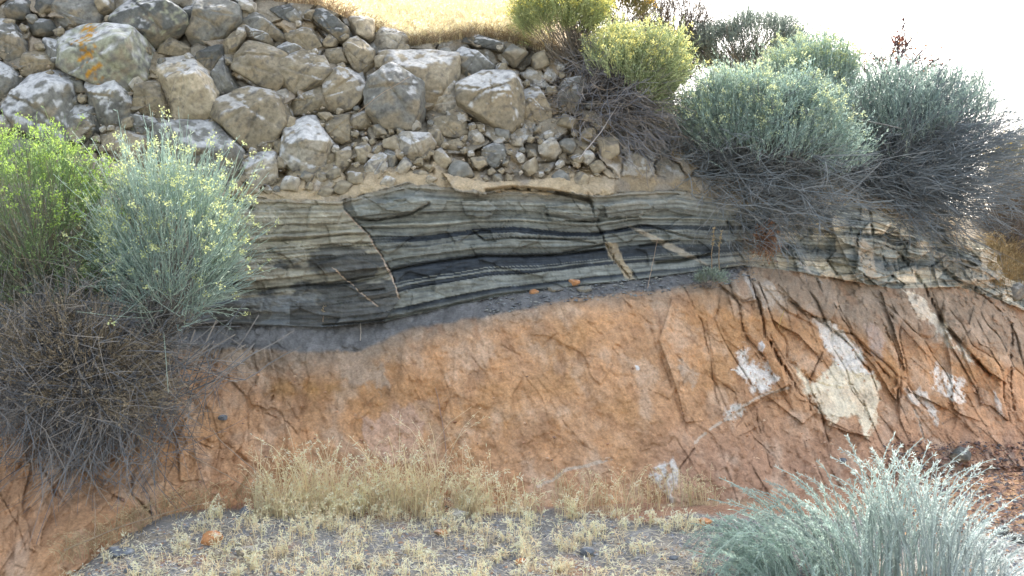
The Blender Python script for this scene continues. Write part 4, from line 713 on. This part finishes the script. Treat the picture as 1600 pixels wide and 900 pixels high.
# bare branches against the sky
def bare(name, label, u, v, D, tips, seed, leafc):
    r = np.random.default_rng(seed); rt = P(u, v, D); e = link(name, None, None, loc=rt, label=label, cat='bush', group=GS); parts = []; ends = []
    for tu, tv in tips:
        b = P(tu, tv, D+r.uniform(-.2, .2))[None]; a = rt[None]+r.normal(size=(1, 3))*.02; L = np.linalg.norm(b-a); pth = bez(a, (a+b)/2+np.array([[0, 0, L*.12]])+r.normal(size=(1, 3))*L*.06, b, 12); pth += np.cumsum(r.normal(size=(1, 12, 3))*.009, 1)
        v_, f_, k_ = tubes(pth, np.linspace(.012, .005, 12)[None], 5); parts.append((v_, f_, vary(r, 1, k_, (.13, .10, .11), .2)))
        n = 30; a = pth[0, r.integers(4, 12, n)]; b2 = a+unit(unit(b-rt[None])+unit(r.normal(size=(n, 3)))*.9)*r.uniform(.06, .22, (n, 1)); pp = bez(a, (a+b2)/2+r.normal(size=(n, 3))*.02, b2, 6); pp += np.cumsum(r.normal(size=pp.shape)*.004, 1)
        v_, f_, k_ = tubes(pp, np.linspace(.0055, .003, 6)[None]*np.ones((n, 1))); parts.append((v_, f_, vary(r, n, k_, (.14, .10, .11), .3))); ends.append(pp[:, r.integers(2, 6, 2)].reshape(-1, 3))
    cat_mesh('branches', parts, M_twig, e, origin=rt); en = np.concatenate(ends); en = en[r.uniform(size=len(en)) < .55]; v_, f_ = diamonds(en, unit(r.normal(size=en.shape)), .035, .024, r)
    cat_mesh('foliage', [(v_, f_, vary(r, len(en), 4, leafc, .3, (.4, .18, .06)))], M_leaf, e, origin=rt)
bare('shrub', 'bare crooked branches with a few rusty leaves against the white sky', 1385, 150, 9.9, [(1365, 80), (1398, 72), (1420, 62), (1440, 95), (1462, 108), (1480, 100), (1345, 90), (1410, 40)], 31, (.22, .09, .07))
# left bushes
GL = 'bushes growing out of the left of the cut'
shrub('rabbitbrush', 'bright green leafy bush at the left edge over a dark mass of dead twigs', 'bush', 55, 375, 6.15, 140, 165, (90, 530, 6.5), 41, GL, shoots=1400, leaf=(.24, .35, .18), leaf2=(.40, .50, .24), thr=-.7, n_main=420, sl=(.08, .24), leafn=8, ll=.020, lw=.007, up=.5, twig=(.26, .30, .25), twig2=(.36, .30, .2), flower=(.45, .62, .16), fl_n=.6, ry=.35, lobes=16)
shrub('rabbitbrush', 'silvery green bush with pale yellow flower heads right of the bright green one', 'bush', 262, 412, 6.1, 106, 148, (215, 545, 6.4), 42, GL, shoots=1500, leaf=(.38, .50, .46), leaf2=(.50, .59, .48), thr=-.8, n_main=240, sl=(.16, .36), leafn=8, ll=.028, lw=.004, up=.55, twig=(.34, .37, .36), flower=(.66, .72, .36), fl_n=.3, fl_top=-.6, ry=.3, shoot_r=.0022, lobes=14)
shrub('dead_shrub', 'tangle of dead blue-grey and tan twigs hanging down the orange clay at the left', 'bush', 115, 600, 5.92, 180, 150, (140, 530, 6.2), 43, GL, shoots=2000, leaf=(.36, .30, .21), leaf2=(.50, .43, .31), thr=.15, green_dir=(.45, -.3, .7), sl=(.05, .16), n_main=800, n_side=7, twig=(.15, .165, .18), twig2=(.36, .32, .27), leafn=6, ll=.02, lw=.006, up=.1, ry=.35, dead_len=1.05, lobes=14, mess=.04, spread=(.6, .3, .3), rnd=1.4, droop=.25, tr=.0018)
# foreground silvery sage
def sagebush(name, label, base, seed, xs_, hs_, n=300, lean=None):
    r = np.random.default_rng(seed); e = link(name, None, None, loc=base, label=label, cat='bush')
    st = base+np.stack([r.uniform(*xs_, n), r.uniform(-.22, .28, n), np.zeros(n)], 1); st[:, 2] = ground_z(st[:, 0], st[:, 1])
    x = (st[:, 0]-base[0]-xs_[0])/(xs_[1]-xs_[0]); H = np.interp(x, *hs_)*r.uniform(.55, 1.05, n)
    leanx = np.interp(x, [0, .35, .6, 1], [-.6, -.5, .02, .2])+r.normal(size=n)*.30
    tip = st+np.stack([leanx*H, r.normal(size=n)*.12*H-.05, H], 1); ctl = st+np.stack([leanx*H*.15, np.zeros(n), H*.75], 1)
    ar = x < .42; tip[ar, 0] -= .06; pth = bez(st, ctl, tip, 12); tq = np.linspace(0, 1, 12)
    drp = (ar & (r.uniform(size=n) < .4)); pth[drp, :, 2] -= (np.clip(tq-.6, 0, 1)**2*1.1)[None]
    pth += np.cumsum(r.normal(size=pth.shape)*.0022, 1)
    v_, f_, k_ = tubes(pth, np.linspace(.0036, .0018, 12)[None]*r.uniform(.6, 1.2, (n, 1)), 4); lv = x[:, None]
    base_c = C(.42, .54, .46)*(1-lv)+C(.62, .68, .68)*lv; cc = base_c*r.uniform(.7, 1.2, (n, 1))
    cat_mesh('stems', [(v_, f_, np.repeat(cc*.95, k_, 0))], M_leaf, e, origin=base)
    ln = 90; q = nrep(n, ln); t = r.uniform(.12, 1., len(q))*11; i = np.minimum(t.astype(int), 10); fr = (t-i)[:, None]; pt = pth[q, i]*(1-fr)+pth[q, i+1]*fr; dr = unit(pth[q, i+1]-pth[q, i])
    dd = unit(dr*.9+unit(r.normal(size=(len(q), 3)))*.75); v_, f_ = diamonds(pt, dd, .019*r.uniform(.5, 1.4, len(q)), .0038, r)
    cat_mesh('foliage', [(v_, f_, np.repeat(cc[q]*r.uniform(.85, 1.2, (len(q), 1)), 4, 0))], M_leaf, e, origin=base)
    # woody stems low down
bp_ = on_ground(1330, 915); sagebush('sagebrush', 'large silvery sagebrush with upright fuzzy stems in the right foreground', bp_, 51, (-.50, .66), ([0, .12, .3, .5, .62, .75, .88, 1], [.22, .34, .41, .48, .66, .58, .34, .18]), 460)
# small plants on the ledge
shrub('seedling', 'small grey-green seedling growing on the grey ledge', 'plant', 1110, 438, 7.25, 26, 13, (1108, 450, 7.35), 61, None, shoots=160, leaf=(.25, .32, .26), leaf2=(.34, .4, .32), thr=-.4, n_main=30, n_side=2, sl=(.03, .06), leafn=5, ll=.018, tr=.0014, ry=.08)
shrub('dead_plant', 'rusty red dried plant hanging below the widest rim bush', 'plant', 1196, 378, 7.65, 24, 32, (1196, 358, 7.8), 62, None, shoots=70, leaf=(.28, .17, .11), leaf2=(.45, .27, .15), thr=-1.2, n_main=90, n_side=4, twig=(.24, .16, .12), twig2=(.4, .2, .1), sl=(.03, .06), leafn=5, ll=.022, lw=.007, up=-.2, ry=.08)
# ---- stalks
def stalk(pts, D, rad, col_, lb, name='dry_stalk', heads=0, seed=0, Ds=None):
    r = np.random.default_rng(seed); n_ = 14; p = np.array(pts, float); t = np.linspace(0, 1, n_); a = np.linspace(0, 1, len(p))
    DD = np.interp(t, a, Ds) if Ds is not None else np.full(n_, D); q = P(np.interp(t, a, p[:, 0]), np.interp(t, a, p[:, 1]), DD)[None]; q[0, 1:-1] += r.normal(size=(n_-2, 3))*.0012; o = q[0, 0].copy()
    v_, f_, k_ = tubes(q, np.linspace(1, .6, n_)[None]*rad, 6); parts = [(v_, f_, vary(r, 1, k_, col_, .05))]
    ob = cat_mesh(name, parts, M_straw, None, origin=o, loc=o, label=lb, cat='stalk', group='dry stalks')
    if heads:
        b = q[0, -5:].repeat(heads, 0); v_, f_ = diamonds(b, unit(r.normal(size=b.shape)+np.array([0, 0, .7])), .02, .007, r); cat_mesh('seed_head', [(v_, f_, vary(r, len(b), 4, (.62, .50, .30), .2))], M_straw, ob, origin=o)
fd = lambda u, v, dd=-.06: float(depth(u, v))+dd
def fstalk(pts, rad, col_, lb, heads=0, seed=0, off=-.07): stalk(pts, 0, rad, col_, lb, heads=heads, seed=seed, Ds=[fd(a, b, off) for a, b in pts])
tanc = (.55, .43, .32)
fstalk([(696, 760), (697, 700), (690, 650), (680, 606)], .004, (.42, .30, .24), 'thin brown stalk leaning upright against the middle of the orange face', seed=1)
fstalk([(905, 248), (940, 205), (968, 160)], .004, (.62, .58, .54), 'pale straight stick poking from the twigs under the lime yellow rabbitbrush', seed=2, off=-.3)
fstalk([(432, 765), (390, 728), (345, 690), (330, 668)], .0045, tanc, 'long dry stem lying diagonally under the left bushes', seed=3, off=-.12)
fstalk([(400, 770), (350, 740), (312, 720), (300, 712)], .003, tanc, 'thinner pale stem left of the long diagonal one', seed=4, off=-.1)
fstalk([(1112, 425), (1112, 395), (1116, 358)], .004, (.36, .27, .17), 'brown seed stalk on the ledge, left of a close pair', heads=8, seed=5, off=-.15)
fstalk([(1124, 424), (1123, 400), (1127, 362)], .004, (.36, .27, .17), 'brown seed stalk on the ledge, right of a close pair', heads=8, seed=6, off=-.15)
fstalk([(1012, 450), (1018, 420), (1028, 372)], .0025, tanc, 'thin tan stalk on the ledge left of the seed stalk pair', seed=7, off=-.15)
fstalk([(505, 503), (505, 490), (506, 478)], .003, tanc, 'tiny pale sprig in front of the lowest black layer', heads=3, seed=8)
fstalk([(563, 532), (564, 518), (563, 505)], .003, (.66, .6, .5), 'short pale peg-like stem on the grey seam', seed=9)
fstalk([(148, 838), (149, 800), (147, 770)], .0025, tanc, 'upright straw below the hanging dead twigs', seed=10, off=-.15)
fstalk([(100, 860), (190, 822), (300, 790), (350, 780)], .004, (.50, .40, .29), 'dry stem lying along the edge of the straw mound at lower left', seed=12, off=-.15)
fstalk([(560, 175), (590, 150), (640, 120)], .0018, (.50, .38, .26), 'hair-thin dry root across the huge boulder', seed=13, off=-.35)
fstalk([(1218, 505), (1226, 484), (1216, 512)], .0022, (.65, .5, .2), 'small yellow straw sprig on the clay under the pale patch', seed=14)

# ---- dry grass (uncountable)
def grass(name, label, roots, H, seed, colr=(.62, .50, .29), lean=.25, heads=True, blades=1, wr=.0016, headn=7, hl=.018):
    r = np.random.default_rng(seed); roots = np.repeat(roots, blades, 0); n = len(roots); H = np.repeat(H, blades)*r.uniform(.45, 1.1, n); st = roots+r.normal(size=(n, 3))*np.array([.012, .012, 0])
    l = r.normal(size=(n, 2))*lean; tip = st+np.stack([l[:, 0]*H, l[:, 1]*H, H*.93], 1); ctl = st+np.stack([l[:, 0]*H*.15, l[:, 1]*H*.15, H*.7], 1); pth = bez(st, ctl, tip, 5)
    v_, f_, k_ = tubes(pth, np.linspace(1.2, .6, 5)[None]*wr*r.uniform(.7, 1.3, (n, 1))); cc = vary(r, n, 1, colr, .2); parts = [(v_, f_, np.repeat(cc, k_, 0))]
    # leaf blades
    q = nrep(n, 2); t = r.integers(0, 3, len(q)); b = pth[q, t]; dd = unit(np.stack([r.normal(size=len(q))*.8, r.normal(size=len(q))*.8, r.uniform(.1, 1, len(q))], 1)); v_, f_ = diamonds(b, dd, H[q]*.4, .0022, r); parts.append((v_, f_, np.repeat(cc[q], 4, 0)))
    if heads:
        hd = np.where(r.uniform(size=n) < .7)[0]; q = np.repeat(hd, headn); t = r.uniform(.6, 1.02, len(q)); b = pth[q, 3]*(1-((t-.6)/.4)[:, None])+pth[q, 4]*((t-.6)/.4)[:, None]; b = b+r.normal(size=b.shape)*.007; dd = unit(r.normal(size=b.shape)*.5+np.stack([l[q, 0], l[q, 1], np.full(len(q), .1)], 1)*1.5)
        v_, f_ = diamonds(b, dd, hl*r.uniform(.6, 1.3, len(q)), hl*.24, r); parts.append((v_, f_, np.repeat(np.minimum(cc[q]*1.15, .9), 4, 0)))
    return cat_mesh(name, parts, M_straw, None, kind='stuff', label=label, cat='grass')
r = np.random.default_rng(77)
def scatter(n, fu, fv): return np.stack([fu(n), fv(n)], 1)
# foreground: density and height follow the photo's clumps
def fgrass(n):
    out = []; hh = []
    while len(out) < n:
        u = r.uniform(40, 1110); v = r.uniform(775, 915); lo = np.interp(u, [40, 250, 430, 700, 900, 1110], [905, 822, 790, 790, 806, 806])
        if v < lo: continue
        clump = .25+fbm(u/38., v/22., 3)*2.2+.35*math.exp(-((u-500)/130)**2-((v-795)/22)**2)+.5*math.exp(-((u-650)/190)**2-((v-798)/16)**2)+1.0*math.exp(-((u-520)/110)**2-((v-792)/14)**2)-.75*ss(930, 1080, u)*ss(820, 850, v)-.4*ss(300, 60, u)
        if r.uniform() > clump*(1 if v < 812 else .34): continue
        h = np.interp(v, [785, 803, 815, 915], [.32, .22, .08, .075])*(1+.5*math.exp(-((u-660)/60)**2)*(v < 815)); out.append((u, v)); hh.append(h*r.choice([.35, .6, .9, 1.4])*np.interp(u, [40, 300, 450, 900, 1110], [.6, .7, 1.1, .9, .7]))
    out = np.array(out); return on_ground(out[:, 0], out[:, 1]), np.array(hh)
g_, h_ = fgrass(1500); grass('dry_grass', 'pale straw coloured grass at the foot of the cut', g_, h_, 78, blades=2, colr=(.90, .78, .55), hl=.022, headn=9, lean=.28)
# golden rim grass
u = np.concatenate([r.uniform(560, 860, 2600), r.uniform(380, 620, 500)]); b = r.uniform(0, 1, len(u))**1.5*1.6
sp_ = np.interp(u, us, slope); rm = np.stack([np.interp(u, us, rim[:, i]) for i in range(3)], 1)
pt = rm+np.stack([(u-800)/F*b, b, sp_*b-.01], 1); hh = np.where(u > 600, .26, .13)*np.clip(.5+b, .5, 1)
grass('dry_grass', 'bright golden grass on the sunlit hilltop above the boulder layer', pt, hh, 79, blades=3, colr=(.85, .76, .54), lean=.35, headn=4)
u = r.uniform(380, 900, 900); pt = np.stack([np.interp(u, us, rim[:, i]) for i in range(3)], 1)+np.stack([0*u, r.uniform(-.05, .12, 900), 0*u], 1)
grass('dry_grass', 'short dull tufts drooping over the rim of the boulder layer', pt, np.full(900, .09), 80, blades=2, colr=(.40, .31, .20), lean=.9, heads=False)
u = np.concatenate([r.uniform(1540, 1640, 420)]); v = r.uniform(385, 450, 420); grass('dry_grass', 'dry grass clump on the bank at the right edge', on(u, v, -.02), np.full(420, .17), 81, blades=2, colr=(.52, .42, .24), lean=.4)
# hanging roots & tiny straws on the face base
u = r.uniform(860, 1120, 170); v = r.uniform(770, 812, 170); grass('dry_grass', 'thin oat-like grass in front of the orange clay right of centre', on(u, v, -.1), np.full(170, .17), 82, colr=(.78, .68, .46))
u = r.uniform(90, 420, 260); v = np.interp(u, [60, 250, 430], [900, 815, 782])+r.uniform(-25, 8, 260); grass('dry_grass', 'sparse straw along the left edge of the mound', on(u, v, -.06), np.full(260, .10), 83, colr=(.56, .45, .28), lean=.6)
# ---- gravel and litter
def gravel(name, label, pts, size, seed, cols, m=M_stone, flat=.6):
    r = np.random.default_rng(seed); n = len(pts); oc = np.array([[1, 0, 0], [-1, 0, 0], [0, 1, 0], [0, -1, 0], [0, 0, 1], [0, 0, -1]], float); f = np.array([[0, 2, 4], [2, 1, 4], [1, 3, 4], [3, 0, 4], [2, 0, 5], [1, 2, 5], [3, 1, 5], [0, 3, 5]])
    v = oc[None]*r.uniform(.6, 1.2, (n, 6, 1))+r.normal(size=(n, 6, 3))*.18; a = r.uniform(0, 6.28, n); ca, sa = np.cos(a), np.sin(a)
    v[..., 2] *= flat; x = v[..., 0]*ca[:, None]-v[..., 1]*sa[:, None]; y = v[..., 0]*sa[:, None]+v[..., 1]*ca[:, None]; v = np.stack([x, y, v[..., 2]], -1)*size[:, None, None]+pts[:, None]
    ff = (f[None]+6*np.arange(n)[:, None, None]).reshape(-1, 3); cc = np.array(cols)[r.integers(len(cols), size=n)]*r.uniform(.75, 1.25, (n, 1))
    return link(name, mesh(name, v.reshape(-1, 3), [ff], np.repeat(cc, 6, 0)), m, kind='stuff', label=label, cat='gravel')
n = 15000; u = r.uniform(20, 1640, n); v = 780+140*r.uniform(0, 1, n)**.8; k_ = v > np.interp(u, [40, 250, 430, 700, 900, 1100, 1600], [905, 824, 792, 792, 808, 806, 830]); u, v = u[k_], v[k_]
gravel('gravel', 'blue-grey and rusty chips covering the ground at the foot of the cut', on_ground(u, v), .004+.012*r.uniform(0, 1, len(u))**3, 90, [(.24, .26, .29), (.30, .32, .35), (.40, .38, .34), (.42, .27, .18), (.55, .52, .46), (.16, .17, .18), (.33, .33, .33)])
n = 1500; u = r.uniform(760, 1180, n); v = V2(u)+r.uniform(-2, 26, n); gravel('rubble', 'grey shale chips lying on the ledge under the layered rock', on(u, v, -.02), .004+.016*r.uniform(0, 1, n)**4, 91, [(.24, .26, .27), (.30, .32, .31), (.36, .36, .32), (.20, .21, .22)], flat=.4)
n = 5000; u = r.uniform(1400, 1700, n); v = 740+100*r.uniform(0, 1, n); gravel('rubble', 'mixed red and grey crumbs on the benches at the lower right', on_ground(u, v), .005+.02*r.uniform(0, 1, n)**3, 94, [(.16, .13, .12), (.27, .18, .14), (.42, .25, .15), (.20, .19, .19), (.50, .32, .18)])
n = 3000; u = r.uniform(1380, 1640, n); v = r.uniform(690, 860, n); gravel('rubble', 'dark reddish crumbs on the slope at the lower right', on(u, v, -.03), .005+.016*r.uniform(0, 1, n)**3, 92, [(.16, .12, .11), (.24, .16, .13), (.34, .20, .14), (.13, .12, .12)])
n = 1600; u = r.uniform(-20, 960, n); v = r.uniform(0, 1, n); v = V1(u)-12-v*150; gravel('rubble', 'crumbs of tan rock in the soil between the boulders', on(u, v, -.015), .006+.018*r.uniform(0, 1, n)**3, 93, [(.42, .34, .24), (.34, .28, .2), (.50, .44, .34), (.27, .25, .22)])
n = 13000; u = r.uniform(60, 1160, n); v = 785+130*r.uniform(0, 1, n); k_ = (v > np.interp(u, [40, 250, 430, 700, 900, 1100, 1600], [905, 826, 794, 794, 810, 808, 830])) & (fbm(u/60., v/25., 3)+r.uniform(-.5, .5, n) > -.15); u, v = u[k_], v[k_]; pt = on_ground(u, v); pt[:, 2] += .008
dd = unit(np.stack([r.normal(size=len(u)), r.normal(size=len(u)), r.normal(size=len(u))*.35], 1)); v_, f_ = diamonds(pt, dd, r.uniform(.015, .06, len(u)), .0045, r)
cat_mesh('straw_litter', [(v_, f_, vary(r, len(u), 4, (.76, .70, .56), .3))], M_straw, None, kind='stuff', label='broken straw scattered over the gravel', cat='straw')

n = 2600; u = r.uniform(-20, 1560, n); v = r.uniform(540, 800, n); k_ = (v > V3(u)+25)&(r.uniform(0, 1, n) < .25+.6*ss(600, 760, v)); u, v = u[k_], v[k_]
gravel('clay_crumbs', 'small crumbs and clods clinging to the orange clay', on(u, v, -.012), .004+.013*r.uniform(0, 1, len(u))**4, 95, [(.52, .31, .18), (.44, .26, .16), (.60, .42, .28), (.34, .22, .16)])
